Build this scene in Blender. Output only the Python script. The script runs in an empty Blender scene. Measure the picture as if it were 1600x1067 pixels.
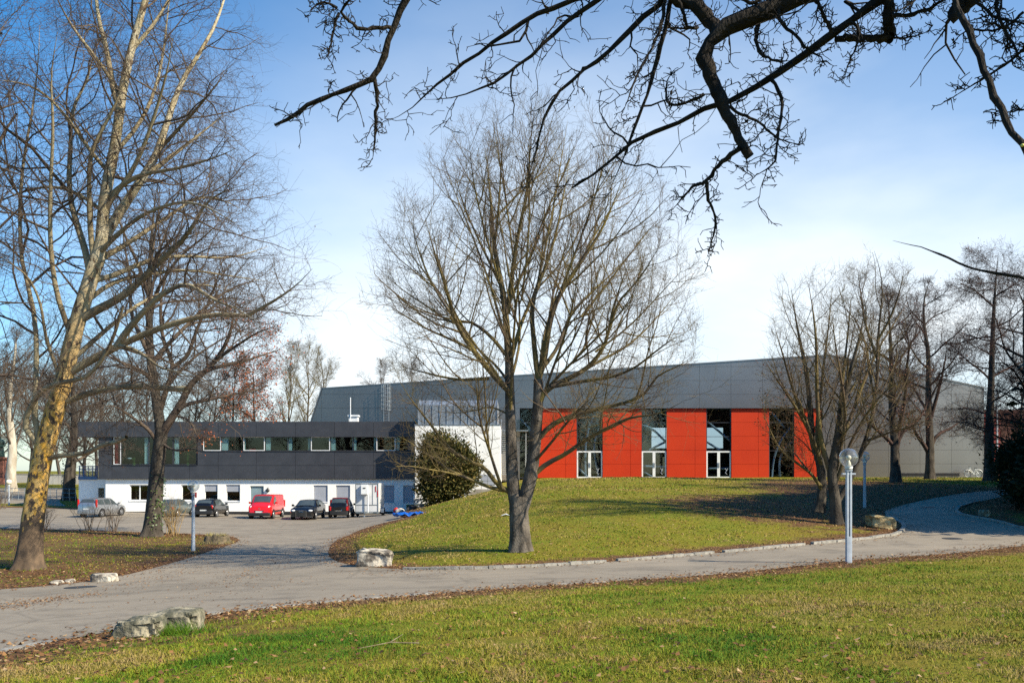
import bpy, math, random
import numpy as np
from mathutils import Vector, Matrix
from mathutils.geometry import delaunay_2d_cdt
R = math.radians
rng = np.random.default_rng(7)
random.seed(7)
scene = bpy.context.scene
COL = scene.collection

# ---------------------------------------------------------------- camera, sky, sun, exposure
F = 1386.0          # focal length in photograph pixels (1600 wide)
HZ = 735.0          # horizon row
E = 3.7             # eye height above the car park
cam = bpy.data.cameras.new('camera'); cam_o = bpy.data.objects.new('camera', cam); COL.objects.link(cam_o)
cam_o.location = (0, 0, E); cam_o.rotation_euler = (R(90), 0, 0)
cam.sensor_width = 36; cam.lens = 36*F/1600; cam.shift_y = (HZ-533.5)/1600
cam.clip_start = .1; cam.clip_end = 6000
scene.camera = cam_o
SUN = Vector((2.0, -1.0, 1.66)).normalized()
EL = math.asin(SUN.z); AZ = math.atan2(SUN.x, SUN.y)
sl = bpy.data.lights.new('sun', 'SUN'); so = bpy.data.objects.new('sun', sl); COL.objects.link(so)
so.rotation_euler = SUN.to_track_quat('Z', 'Y').to_euler(); so.location = (30, -20, 40)
sl.energy = 5.0; sl.angle = R(.5); sl.color = (1, .895, .70)
world = bpy.data.worlds.new('World'); scene.world = world; world.use_nodes = True
nt = world.node_tree; bg = nt.nodes['Background']
sky = nt.nodes.new('ShaderNodeTexSky'); sky.sky_type = 'NISHITA'; sky.sun_disc = False
sky.sun_elevation = EL; sky.sun_rotation = AZ; sky.air_density = 1.0; sky.dust_density = 0.7; sky.ozone_density = 3.0
hs = nt.nodes.new('ShaderNodeHueSaturation'); hs.inputs['Saturation'].default_value = 1.55
tn = nt.nodes.new('ShaderNodeMix'); tn.data_type = 'RGBA'; tn.blend_type = 'MULTIPLY'; tn.inputs['Factor'].default_value = 1; tn.inputs['B'].default_value = (.97, 1.04, 1.06, 1)
nt.links.new(sky.outputs[0], tn.inputs['A']); nt.links.new(tn.outputs['Result'], hs.inputs['Color'])
# a veil of thin high cloud, densest low in the north-north-east: procedural, in the sky itself
tc = nt.nodes.new('ShaderNodeTexCoord'); mp = nt.nodes.new('ShaderNodeMapping'); mp.inputs['Scale'].default_value = (1.0, 1.0, 2.6)
mp.inputs['Rotation'].default_value = (.2, .5, .3)
nz = nt.nodes.new('ShaderNodeTexNoise'); nz.inputs['Scale'].default_value = 2.0; nz.inputs['Detail'].default_value = 6; nz.inputs['Roughness'].default_value = .5
df = nt.nodes.new('ShaderNodeVectorMath'); df.operation = 'SUBTRACT'; df.inputs[1].default_value = (.20, .97, .08)
ds = nt.nodes.new('ShaderNodeVectorMath'); ds.operation = 'MULTIPLY'; ds.inputs[1].default_value = (1, 1, 1.8); nt.links.new(df.outputs[0], ds.inputs[0])
dt = nt.nodes.new('ShaderNodeVectorMath'); dt.operation = 'LENGTH'; nt.links.new(ds.outputs[0], dt.inputs[0])
cr = nt.nodes.new('ShaderNodeMapRange'); cr.interpolation_type = 'SMOOTHSTEP'; cr.inputs['From Min'].default_value = 1.06; cr.inputs['From Max'].default_value = .15; cr.inputs['To Max'].default_value = .95
nr_ = nt.nodes.new('ShaderNodeMapRange'); nr_.inputs['From Min'].default_value = .3; nr_.inputs['From Max'].default_value = .7; nr_.inputs['To Min'].default_value = .55; nr_.inputs['To Max'].default_value = 1.2
ml = nt.nodes.new('ShaderNodeMath'); ml.operation = 'MULTIPLY'; ml.use_clamp = True
mx = nt.nodes.new('ShaderNodeMix'); mx.data_type = 'RGBA'; mx.inputs['B'].default_value = (6.2, 6.6, 6.8, 1)
nt.links.new(tc.outputs['Generated'], mp.inputs[0]); nt.links.new(mp.outputs[0], nz.inputs['Vector']); nt.links.new(tc.outputs['Generated'], df.inputs[0])
nt.links.new(dt.outputs['Value'], cr.inputs['Value']); nt.links.new(nz.outputs[0], nr_.inputs['Value']); nt.links.new(cr.outputs[0], ml.inputs[0]); nt.links.new(nr_.outputs[0], ml.inputs[1])
nt.links.new(ml.outputs[0], mx.inputs['Factor']); nt.links.new(hs.outputs[0], mx.inputs['A']); nt.links.new(mx.outputs['Result'], bg.inputs['Color'])
bg.inputs['Strength'].default_value = .105
vs = scene.view_settings; vs.view_transform = 'Standard'; vs.look = 'None'; vs.exposure = 0.80; vs.gamma = 1
scene.cycles.max_bounces = 8; scene.cycles.transparent_max_bounces = 12
scene.cycles.use_denoising = False

# ---------------------------------------------------------------- helpers
def P(px, py, D): return Vector(((px-800)*D/F, D, E+(HZ-py)*D/F))
def X(px, D): return (px-800)*D/F
def Zp(py, D): return E+(HZ-py)*D/F

def pmat(name, c1, c2=None, scale=4.0, rough=.6, metal=0.0, bump=0.0, bscale=None, detail=5, lo=.35, hi=.65, spec=.5, stretch=(1,1,1)):
    m = bpy.data.materials.new(name); m.use_nodes = True
    n = m.node_tree; b = n.nodes['Principled BSDF']
    b.inputs['Roughness'].default_value = rough; b.inputs['Metallic'].default_value = metal
    b.inputs['Specular IOR Level'].default_value = spec
    c2 = c2 or tuple(min(1, c*.82) for c in c1)
    t = n.nodes.new('ShaderNodeTexCoord'); mpn = n.nodes.new('ShaderNodeMapping'); mpn.inputs['Scale'].default_value = stretch
    n.links.new(t.outputs['Object'], mpn.inputs[0])
    z = n.nodes.new('ShaderNodeTexNoise'); z.inputs['Scale'].default_value = scale; z.inputs['Detail'].default_value = detail
    n.links.new(mpn.outputs[0], z.inputs['Vector'])
    r = n.nodes.new('ShaderNodeValToRGB'); r.color_ramp.elements[0].position = lo; r.color_ramp.elements[1].position = hi
    r.color_ramp.elements[0].color = (*c1, 1); r.color_ramp.elements[1].color = (*c2, 1)
    n.links.new(z.outputs[0], r.inputs[0]); n.links.new(r.outputs[0], b.inputs['Base Color'])
    if bump:
        z2 = n.nodes.new('ShaderNodeTexNoise'); z2.inputs['Scale'].default_value = bscale or scale*4; z2.inputs['Detail'].default_value = 6
        n.links.new(mpn.outputs[0], z2.inputs['Vector'])
        bp = n.nodes.new('ShaderNodeBump'); bp.inputs['Strength'].default_value = bump; bp.inputs['Distance'].default_value = .05
        n.links.new(z2.outputs[0], bp.inputs['Height']); n.links.new(bp.outputs[0], b.inputs['Normal'])
    return m

def glassmat(name, tint=(.8,.9,.92), refl=1.0, power=4, sky_sheen=0):
    m = bpy.data.materials.new(name); m.use_nodes = True; n = m.node_tree
    n.nodes.remove(n.nodes['Principled BSDF']); out = n.nodes['Material Output']
    tr = n.nodes.new('ShaderNodeBsdfTransparent'); tr.inputs[0].default_value = (*tint, 1)
    gl = n.nodes.new('ShaderNodeBsdfGlossy'); gl.inputs['Roughness'].default_value = .02
    fr = n.nodes.new('ShaderNodeLayerWeight'); pw = n.nodes.new('ShaderNodeMath'); pw.operation = 'POWER'; pw.inputs[1].default_value = power; n.links.new(fr.outputs['Facing'], pw.inputs[0])
    sc_ = n.nodes.new('ShaderNodeMath'); sc_.operation = 'MULTIPLY_ADD'; sc_.inputs[1].default_value = .8; sc_.inputs[2].default_value = .045; n.links.new(pw.outputs[0], sc_.inputs[0])
    zz = n.nodes.new('ShaderNodeTexNoise'); zz.inputs['Scale'].default_value = .8
    bp = n.nodes.new('ShaderNodeBump'); bp.inputs['Strength'].default_value = .02; n.links.new(zz.outputs[0], bp.inputs['Height']); n.links.new(bp.outputs[0], gl.inputs['Normal'])
    mu = n.nodes.new('ShaderNodeMath'); mu.operation = 'MULTIPLY'; mu.inputs[1].default_value = refl
    n.links.new(sc_.outputs[0], mu.inputs[0])
    mi = n.nodes.new('ShaderNodeMixShader'); n.links.new(mu.outputs[0], mi.inputs[0]); n.links.new(tr.outputs[0], mi.inputs[1]); n.links.new(gl.outputs[0], mi.inputs[2])
    if sky_sheen:  # pale diffuse share standing in for sky highlights on the globe
        df = n.nodes.new('ShaderNodeBsdfDiffuse'); df.inputs[0].default_value = (.75,.76,.76,1); m2 = n.nodes.new('ShaderNodeMixShader'); m2.inputs[0].default_value = sky_sheen
        n.links.new(mi.outputs[0], m2.inputs[1]); n.links.new(df.outputs[0], m2.inputs[2]); mi = m2
    n.links.new(mi.outputs[0], out.inputs['Surface'])
    return m

def tag(o, label=None, cat=None, group=None, kind=None):
    if label: o['label'] = label
    if cat: o['category'] = cat
    if group: o['group'] = group
    if kind: o['kind'] = kind
    return o

ORIG = {}
def thing(name, loc, label, cat, group=None, rotz=0):
    o = bpy.data.objects.new(name, None); COL.objects.link(o); o.location = loc; o.rotation_euler = (0, 0, rotz)
    o.empty_display_size = .3
    ORIG[o.name] = Vector(loc) if rotz == 0 else Vector((0, 0, 0))
    return tag(o, label, cat, group)

def link_mesh(name, me, m, parent=None, smooth=None):
    o = bpy.data.objects.new(name, me); COL.objects.link(o)
    if m: me.materials.append(m)
    if parent is not None:
        o.parent = parent
        ORIG[o.name] = ORIG[parent.name]
    if smooth is not None:
        me.shade_smooth()
        if smooth < 180: me.set_sharp_from_angle(angle=R(smooth))
    return o

def np_mesh(name, V, Fa, m=None, parent=None, smooth=None, attr=None, local=False):
    """V (N,3), Fa (M,3|4) arrays -> object"""
    V = np.asarray(V, dtype=np.float32); Fa = np.asarray(Fa, dtype=np.int32)
    if parent is not None and not local:
        V = V - np.array(ORIG[parent.name], dtype=np.float32)
    me = bpy.data.meshes.new(name); k = Fa.shape[1]
    me.vertices.add(len(V)); me.vertices.foreach_set('co', V.ravel())
    me.loops.add(Fa.size); me.loops.foreach_set('vertex_index', Fa.ravel())
    me.polygons.add(len(Fa)); me.polygons.foreach_set('loop_start', np.arange(0, Fa.size, k, dtype=np.int32))
    me.update(calc_edges=True); me.validate()
    if attr:
        for an, av in attr.items():
            a = me.attributes.new(an, 'FLOAT', 'POINT'); a.data.foreach_set('value', np.asarray(av, dtype=np.float32))
    return link_mesh(name, me, m, parent, smooth)

class MB:
    def __init__(s): s.v = []; s.f = []
    def add(s, vs, fs):
        b = len(s.v); s.v += [tuple(p) for p in vs]; s.f += [tuple(b+i for i in f) for f in fs]; return s
    def box(s, x0, x1, y0, y1, z0, z1):
        return s.add([(x0,y0,z0),(x1,y0,z0),(x1,y1,z0),(x0,y1,z0),(x0,y0,z1),(x1,y0,z1),(x1,y1,z1),(x0,y1,z1)],
                     [(0,3,2,1),(4,5,6,7),(0,1,5,4),(1,2,6,5),(2,3,7,6),(3,0,4,7)])
    def obox(s, c, ax, ay, az):      # oriented box, half axes
        c = Vector(c); q = []
        for k in (-1, 1):
            for i, j in ((-1,-1),(1,-1),(1,1),(-1,1)): q.append(c+ax*i+ay*j+az*k)
        return s.add(q, [(0,3,2,1),(4,5,6,7),(0,1,5,4),(1,2,6,5),(2,3,7,6),(3,0,4,7)])
    def rbox(s, x0, x1, y0, y1, z0, z1, r):     # box with rounded upright edges and chamfered top
        pts = []
        for cx, cy, a0 in ((x1-r,y1-r,0),(x0+r,y1-r,90),(x0+r,y0+r,180),(x1-r,y0+r,270)):
            for k in range(4): a = R(a0+30*k); pts.append((cx+r*math.cos(a), cy+r*math.sin(a)))
        n = len(pts); cx, cy = (x0+x1)/2, (y0+y1)/2; rings = []
        for z, f in ((z0, r*.5), (z0+r*.5, 0), (z1-r*.5, 0), (z1, r*.5)):
            rings.append([(cx+(x-cx)*(1-2*f/max(x1-x0,.01)), cy+(y-cy)*(1-2*f/max(y1-y0,.01)), z) for x, y in pts])
        vs = sum(rings, []); fs = [tuple(range(n-1,-1,-1)), tuple(range(3*n,4*n))]
        for k in range(3):
            for i in range(n): fs.append((k*n+i, k*n+(i+1)%n, (k+1)*n+(i+1)%n, (k+1)*n+i))
        return s.add(vs, fs)
    def poly(s, pts): return s.add(pts, [tuple(range(len(pts)))])
    def slab(s, pts, off):           # polygon (any plane) thickened by vector off
        off = Vector(off); n = len(pts); q = [Vector(p) for p in pts]
        return s.add(q+[p+off for p in q], [tuple(range(n)), tuple(range(2*n-1,n-1,-1))]+[((i+1)%n, i, n+i, n+(i+1)%n) for i in range(n)])
    def tube(s, pts, r, sides=8, caps=True):
        pts = [Vector(p) for p in pts]; n = len(pts)
        rs = r if hasattr(r, '__len__') else [r]*n
        u = None; vs = []
        for i, p in enumerate(pts):
            t = (pts[min(i+1,n-1)]-pts[max(i-1,0)]).normalized()
            if u is None: u = t.orthogonal().normalized()
            u = (u-t*u.dot(t)).normalized(); w = t.cross(u)
            for k in range(sides): a = 2*math.pi*k/sides; vs.append(p+(u*math.cos(a)+w*math.sin(a))*rs[i])
        fs = []
        for i in range(n-1):
            for k in range(sides): fs.append((i*sides+k, i*sides+(k+1)%sides, (i+1)*sides+(k+1)%sides, (i+1)*sides+k))
        if caps: fs += [tuple(range(sides-1,-1,-1)), tuple(range((n-1)*sides, n*sides))]
        return s.add(vs, fs)
    def lathe(s, c, prof, sides=20, axis='z'):
        c = Vector(c); vs = []; fs = []
        for r, z in prof:
            for k in range(sides):
                a = 2*math.pi*k/sides; q = (r*math.cos(a), r*math.sin(a), z)
                if axis == 'y': q = (q[0], q[2], q[1])
                if axis == 'x': q = (q[2], q[0], q[1])
                vs.append(c+Vector(q))
        for i in range(len(prof)-1):
            for k in range(sides): fs.append((i*sides+k, i*sides+(k+1)%sides, (i+1)*sides+(k+1)%sides, (i+1)*sides+k))
        fs += [tuple(range(sides-1,-1,-1)), tuple(range((len(prof)-1)*sides, len(prof)*sides))]
        return s.add(vs, fs)
    def ball(s, c, r, rz=None, sides=16, rings=10):
        rz = rz or r
        return s.lathe(c, [(max(1e-4, r*math.sin(math.pi*k/rings)), -rz*math.cos(math.pi*k/rings)) for k in range(rings+1)], sides)
    def torus(s, c, R0, r0, axis='y', n=24, m=6):
        c = Vector(c); vs = []; fs = []
        for i in range(n):
            a = 2*math.pi*i/n
            for j in range(m):
                b = 2*math.pi*j/m; rr = R0+r0*math.cos(b); q = (rr*math.cos(a), rr*math.sin(a), r0*math.sin(b))
                if axis == 'y': q = (q[0], q[2], q[1])
                if axis == 'x': q = (q[2], q[0], q[1])
                vs.append(c+Vector(q))
        for i in range(n):
            for j in range(m): fs.append((i*m+j, ((i+1)%n)*m+j, ((i+1)%n)*m+(j+1)%m, i*m+(j+1)%m))
        return s.add(vs, fs)
    def build(s, name, m, parent=None, smooth=None, local=False):
        o = ORIG[parent.name] if (parent is not None and not local) else Vector((0,0,0))
        me = bpy.data.meshes.new(name); me.from_pydata([(a-o.x, b-o.y, c-o.z) for a, b, c in s.v], [], s.f); me.update()
        import bmesh
        bm = bmesh.new(); bm.from_mesh(me); bmesh.ops.recalc_face_normals(bm, faces=bm.faces); bm.to_mesh(me); bm.free()
        return link_mesh(name, me, m, parent, smooth)

def copy_tree(o, parent=None):
    c = o.copy(); COL.objects.link(c)
    if parent is not None: c.parent = parent
    for ch in list(o.children): copy_tree(ch, c)
    return c

def chaikin(pts, it=2, closed=False):
    p = np.asarray(pts, float)
    for _ in range(it):
        a = p if closed else p[:-1]; b = np.roll(p, -1, 0) if closed else p[1:]
        q = np.empty((2*len(a), p.shape[1])); q[0::2] = .75*a+.25*b; q[1::2] = .25*a+.75*b
        p = q if closed else np.vstack([p[:1], q, p[-1:]])
    return p

def resample(p, n):
    p = np.asarray(p, float); d = np.r_[0, np.cumsum(np.linalg.norm(np.diff(p[:, :3], axis=0), axis=1))]
    t = np.linspace(0, d[-1], n)
    return np.stack([np.interp(t, d, p[:, k]) for k in range(p.shape[1])], 1)

# ---------------------------------------------------------------- terrain (height field through surveyed points)
CT = []   # X, Y, Z
def cp(px, py, D): CT.append(((px-800)*D/F, D, E+(HZ-py)*D/F))
def cw(x, y, h): CT.append((x, y, E-h))
for px, py, h in ((800,1067,1.70),(0,1067,1.95),(1600,1067,1.6),(0,1020,2.35),(240,975,2.45),(500,942,2.6),(800,920,2.65),(1080,902,2.7),
    (1325,877,2.65),(1600,850,2.6),(0,920,3.3),(200,900,3.4),(45,890,3.4),(375,843,3.65),(302,860,3.5),(237,838,3.65),(0,825,3.65),(130,812,3.7),
    (515,868,3.25),(570,886,3.0),(700,890,2.95),(900,882,2.9),(1100,866,2.8),(1320,846,2.65),(1413,830,2.5),(1600,828,2.45),(1500,800,1.95),
    (1400,793,1.95),(1500,773,1.35),(1570,766,1.2),(812,860,2.75),(812,770,1.28),(812,755,.95),(600,830,3.35),
    (1300,815,2.2),(1300,760,1.0),(1400,752,.80),(1452,747,.66),(1000,800,1.85),(1545,750,.78),(1000,760,1.04),(1150,790,1.7),(830,750,.88),(900,749,.86),(1000,749,.86),(1200,749,.84)):
    cp(px, py, h*F/(py-HZ))
for px in (860, 1000, 1200, 1400, 1530): cw(X(px, 87.5), 86.5, .66)
for x, y, h in ((-40,70,3.7),(-30,75,3.7),(-20,70,3.7),(-12,72,3.7),(-30,84,3.7),(-15,84,3.7),(-20,62,3.7),(-12,63,3.65),(-30,60,3.7),
    (X(655,74),74,3.68),(X(720,74.5),74.5,2.9),(X(780,76),76,1.75),(-45,85,3.07),(-64,95,2.9),(-60,120,1.75),(-80,140,1.6),(-45,140,1.55),(0,120,.9),(60,120,.8),(120,140,.8),
    (-60,10,2.6),(60,10,1.7),(0,-20,1.3),(-60,40,3.6),(60,45,1.8),(50,70,.9),(-110,70,3.7),(100,80,1.0),(0,170,1.2),(-120,170,1.6),(120,170,1.0),(-60,-30,2.0),(60,-30,1.2)):
    cw(x, y, h)
CT = np.array(CT)
def _phi(d2): return np.where(d2 > 1e-9, .5*d2*np.log(np.maximum(d2, 1e-9)), 0)
_n = len(CT); _d2 = ((CT[:,None,:2]-CT[None,:,:2])**2).sum(-1)
_A = np.zeros((_n+3, _n+3)); _A[:_n,:_n] = _phi(_d2)+np.eye(_n)*6.0
_A[:_n,_n] = 1; _A[:_n,_n+1:] = CT[:,:2]; _A[_n:,:_n] = _A[:_n,_n:].T
_W = np.linalg.solve(_A, np.r_[CT[:,2], 0, 0, 0])
def H(x, y):
    x = np.asarray(x, float); y = np.asarray(y, float); sh = x.shape
    x = x.ravel(); y = y.ravel(); out = np.empty(len(x))
    cx = np.clip(x, -130, 130); cy = np.clip(y, -35, 175)
    for i in range(0, len(x), 20000):
        a = cx[i:i+20000, None]; b = cy[i:i+20000, None]
        out[i:i+20000] = _phi((a-CT[:,0])**2+(b-CT[:,1])**2)@_W[:_n]+_W[_n]+_W[_n+1]*a[:,0]+_W[_n+2]*b[:,0]
    return out.reshape(sh)
def h1(x, y): return float(H(np.array([x]), np.array([y]))[0])
_DD = np.r_[np.arange(4, 60, .05), np.arange(60, 200, .2)]
def G(px, py):
    """where the line of sight through a photograph pixel meets the ground"""
    x = (px-800)*_DD/F; z = E+(HZ-py)*_DD/F
    k = np.nonzero(z < H(x, _DD))[0]
    D = _DD[k[0]] if len(k) else 90.0
    return Vector(((px-800)*D/F, D, h1((px-800)*D/F, D)))
def inpoly(x, y, poly):
    x = np.asarray(x); y = np.asarray(y); c = np.zeros(x.shape, bool); n = len(poly)
    for i in range(n):
        x0, y0 = poly[i]; x1, y1 = poly[(i+1) % n]
        if y0 == y1: continue
        c ^= ((y0 > y) != (y1 > y)) & (x < (x1-x0)*(y-y0)/(y1-y0)+x0)
    return c
def polydist(x, y, poly):
    d = np.full(np.shape(x), 1e9); n = len(poly)
    for i in range(n):
        ax, ay = poly[i]; bx, by = poly[(i+1) % n]; L = (bx-ax)**2+(by-ay)**2
        if L < 1e-9: continue
        t = np.clip(((x-ax)*(bx-ax)+(y-ay)*(by-ay))/L, 0, 1)
        d = np.minimum(d, (x-ax-t*(bx-ax))**2+(y-ay-t*(by-ay))**2)
    return np.sqrt(d)

# asphalt outline
near_px = [(-260,1075),(-100,1041),(0,1020),(60,1007),(150,992),(240,973),(310,962),(400,952),(500,942),(640,931),(800,919),(950,909),(1080,901),(1200,890),(1325,876),(1400,871),(1500,864),(1570,856),(1640,849),(1800,838)]
right_px = [(1800,826),(1640,832),(1600,827),(1560,815),(1525,809),(1500,805),(1493,799),(1499,791),(1530,784),(1575,775),(1640,769)]
hill_px = [(1640,763),(1560,765.5),(1500,772),(1440,782),(1400,791),(1380,799),(1386,808),(1405,815),(1414,823),(1409,832),(1390,838),(1320,846),(1200,857),(1100,866),(1000,874.5),(900,882),(800,887.5),(700,890.5),(630,890),(570,886),(535,881),(515,872),(512,860),(522,846),(548,832),(590,819),(630,810)]
seg = lambda L, it=2: chaikin([G(*q)[:2] for q in L], it)
near_xy = seg(near_px); hill_xy = seg(hill_px); right_xy = seg(right_px)
lawn_px = [(-120,826),(0,825.5),(120,828),(250,833),(340,836),(372,840),(374,846),(345,856),(300,871),(250,885),(200,898),(130,910),(60,917),(0,921),(-120,928),(-260,936)]
lawn_xy = seg(lawn_px)
lot = [(X(650,74.5),74.5),(X(650,78.5),78.5),(X(120,78.5),79.5),(-62,79.5),(-75,72)]
ASPH = np.vstack([near_xy, right_xy, hill_xy, np.array(lot), lawn_xy, np.array([(-40,25.5),(-40,5)])])
# ---------------------------------------------------------------- ground, road, kerbs
def ground_mat():
    m = bpy.data.materials.new('lawn_soil'); m.use_nodes = True; n = m.node_tree; b = n.nodes['Principled BSDF']; b.inputs['Roughness'].default_value = .95
    b.inputs['Specular IOR Level'].default_value = .15
    t = n.nodes.new('ShaderNodeTexCoord')
    def noise(s, d=6, rgh=.6):
        z = n.nodes.new('ShaderNodeTexNoise'); z.inputs['Scale'].default_value = s; z.inputs['Detail'].default_value = d; z.inputs['Roughness'].default_value = rgh
        n.links.new(t.outputs['Object'], z.inputs['Vector']); return z.outputs[0]
    def ramp(v, stops):
        r = n.nodes.new('ShaderNodeValToRGB'); e = r.color_ramp.elements
        while len(e) < len(stops): e.new(.5)
        for q, (p, c) in zip(e, stops): q.position = p; q.color = (*c, 1)
        n.links.new(v, r.inputs[0]); return r.outputs[0]
    def mix(f, a, bb):
        x = n.nodes.new('ShaderNodeMix'); x.data_type = 'RGBA'; n.links.new(f, x.inputs['Factor']); n.links.new(a, x.inputs['A']); n.links.new(bb, x.inputs['B']); return x.outputs['Result']
    g = ramp(noise(.45), [(.30,(.11,.15,.007)),(.5,(.18,.16,.010)),(.66,(.20,.125,.018))])
    fine = ramp(noise(7, 8, .75), [(.32,(.04,.052,.005)),(.47,(.135,.145,.010)),(.66,(.25,.19,.035))])
    half = n.nodes.new('ShaderNodeValue'); half.outputs[0].default_value = .55
    g = mix(half.outputs[0], g, fine)
    litter = ramp(noise(11, 6, .7), [(.34,(.045,.028,.016)),(.5,(.12,.062,.03)),(.7,(.23,.115,.05))])
    at = n.nodes.new('ShaderNodeAttribute'); at.attribute_name = 'litter'
    ad = n.nodes.new('ShaderNodeMath'); ad.operation = 'MULTIPLY_ADD'; n.links.new(noise(1.3), ad.inputs[0]); ad.inputs[1].default_value = 1.1
    sb = n.nodes.new('ShaderNodeMath'); sb.operation = 'SUBTRACT'; n.links.new(at.outputs['Fac'], sb.inputs[0]); sb.inputs[1].default_value = .55
    n.links.new(sb.outputs[0], ad.inputs[2])
    cl = n.nodes.new('ShaderNodeMapRange'); cl.inputs['From Min'].default_value = .25; cl.inputs['From Max'].default_value = .55; n.links.new(ad.outputs[0], cl.inputs['Value'])
    n.links.new(mix(cl.outputs[0], g, litter), b.inputs['Base Color'])
    bp = n.nodes.new('ShaderNodeBump'); bp.inputs['Strength'].default_value = .7; bp.inputs['Distance'].default_value = .06
    n.links.new(noise(9, 8, .7), bp.inputs['Height']); n.links.new(bp.outputs[0], b.inputs['Normal'])
    return m
def asphalt_mat():
    m = bpy.data.materials.new('asphalt'); m.use_nodes = True; n = m.node_tree; b = n.nodes['Principled BSDF']; b.inputs['Roughness'].default_value = .82
    b.inputs['Specular IOR Level'].default_value = .35
    t = n.nodes.new('ShaderNodeTexCoord')
    def noise(s, d=6, st=(1,1,1), rgh=.6):
        mpn = n.nodes.new('ShaderNodeMapping'); mpn.inputs['Scale'].default_value = st; mpn.inputs['Rotation'].default_value = (0,0,.25)
        n.links.new(t.outputs['Object'], mpn.inputs[0])
        z = n.nodes.new('ShaderNodeTexNoise'); z.inputs['Scale'].default_value = s; z.inputs['Detail'].default_value = d; z.inputs['Roughness'].default_value = rgh
        n.links.new(mpn.outputs[0], z.inputs['Vector']); return z.outputs[0]
    def ramp(v, stops):
        r = n.nodes.new('ShaderNodeValToRGB'); e = r.color_ramp.elements
        while len(e) < len(stops): e.new(.5)
        for q, (p, c) in zip(e, stops): q.position = p; q.color = (*c, 1)
        n.links.new(v, r.inputs[0]); return r.outputs[0]
    big = ramp(noise(.35, 9, (.25,1.2,1), .68), [(.3,(.185,.158,.122)),(.52,(.262,.222,.17)),(.72,(.33,.275,.205))])
    fine = ramp(noise(26, 6, rgh=.7), [(.3,(.16,.14,.11)),(.5,(.24,.207,.16)),(.75,(.33,.28,.215))])
    x = n.nodes.new('ShaderNodeMix'); x.data_type = 'RGBA'; x.inputs['Factor'].default_value = .22; n.links.new(big, x.inputs['A']); n.links.new(fine, x.inputs['B'])
    st = ramp(noise(.8, 9, (1,1,1), .7), [(.36,(.70,.70,.71)),(.5,(.97,.97,.97)),(.8,(1,1,1))])
    xs_ = n.nodes.new('ShaderNodeMix'); xs_.data_type = 'RGBA'; xs_.blend_type = 'MULTIPLY'; xs_.inputs['Factor'].default_value = 1; n.links.new(x.outputs['Result'], xs_.inputs['A']); n.links.new(st, xs_.inputs['B']); x = xs_
    # thin tar cracks
    v = n.nodes.new('ShaderNodeTexVoronoi'); v.feature = 'DISTANCE_TO_EDGE'; v.inputs['Scale'].default_value = .22
    dist = n.nodes.new('ShaderNodeMix'); dist.data_type = 'RGBA'; dist.inputs['Factor'].default_value = .12
    zc = n.nodes.new('ShaderNodeTexNoise'); zc.inputs['Scale'].default_value = 1.2; n.links.new(t.outputs['Object'], zc.inputs['Vector'])
    n.links.new(t.outputs['Object'], dist.inputs['A']); n.links.new(zc.outputs['Color'], dist.inputs['B']); n.links.new(dist.outputs['Result'], v.inputs['Vector'])
    mr = n.nodes.new('ShaderNodeMapRange'); mr.inputs['From Min'].default_value = .003; mr.inputs['From Max'].default_value = .012; mr.inputs['To Min'].default_value = .82; n.links.new(v.outputs['Distance'], mr.inputs['Value'])
    mu = n.nodes.new('ShaderNodeMix'); mu.data_type = 'RGBA'; mu.blend_type = 'MULTIPLY'; mu.inputs['Factor'].default_value = 1
    n.links.new(x.outputs['Result'], mu.inputs['A']); n.links.new(mr.outputs[0], mu.inputs['B']); n.links.new(mu.outputs['Result'], b.inputs['Base Color'])
    bp = n.nodes.new('ShaderNodeBump'); bp.inputs['Strength'].default_value = .10; bp.inputs['Distance'].default_value = .006
    n.links.new(noise(60, 4), bp.inputs['Height']); n.links.new(bp.outputs[0], b.inputs['Normal'])
    return m
def axis_steps(a0, a1, st, lim0, lim1):
    c = list(np.arange(a0, a1+1e-6, st)); s = st; q = a1
    while q < lim1: s *= 1.35; q += s; c.append(q)
    s = st; q = a0; pre = []
    while q > lim0: s *= 1.35; q -= s; pre.append(q)
    return np.array(pre[::-1]+c)
gx = axis_steps(-46, 46, .5, -2500, 2500); gy = axis_steps(2, 92, .5, -300, 4000)
GX, GY = np.meshgrid(gx, gy); GZ = H(GX, GY)
far = np.clip((np.hypot(GX, GY-60)-170)/600, 0, 1); GZ = GZ*(1-far)+far*(E-2.5)
ins = inpoly(GX, GY, ASPH); dst = polydist(GX, GY, ASPH)
GZ = np.where(ins & (dst > .5), GZ-.05, GZ)
nx, ny = len(gx), len(gy); idx = np.arange(nx*ny).reshape(ny, nx)
quads = np.stack([idx[:-1,:-1], idx[:-1,1:], idx[1:,1:], idx[1:,:-1]], -1).reshape(-1, 4)
lit = np.clip(1-dst/2.0, 0, 1)**.8*.85
lit = np.maximum(lit, .62*np.clip(1-np.hypot((GX+6.5)/4.5, (GY-12.5)/3.2), 0, 1)**.5)
lit = np.maximum(lit, .95*np.clip(1-np.hypot((GX-X(1350,40))/10, (GY-43)/9), 0, 1)**.5)          # leaf litter under the trees by the bend, strengthened to darken the shaded bank
lit = np.maximum(lit, .95*np.clip(1-np.hypot((GX-X(1480,48))/10, (GY-53)/15), 0, 1)**.4)  # litter along the hill road, its brown also deepening the shade there
lit = np.maximum(lit, .52*((GX < -9) & (GY < 58) & (GY > 22)))
lit = np.maximum(lit, .55*np.clip(1-np.hypot((GX-X(200,48))/12, (GY-52)/3.0), 0, 1))
M_ground = ground_mat(); M_asph = asphalt_mat()
ground = np_mesh('lawn_ground', np.stack([GX, GY, GZ], -1).reshape(-1, 3), quads, M_ground, smooth=180, attr={'litter': lit.ravel()})
tag(ground, kind='structure')
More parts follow.
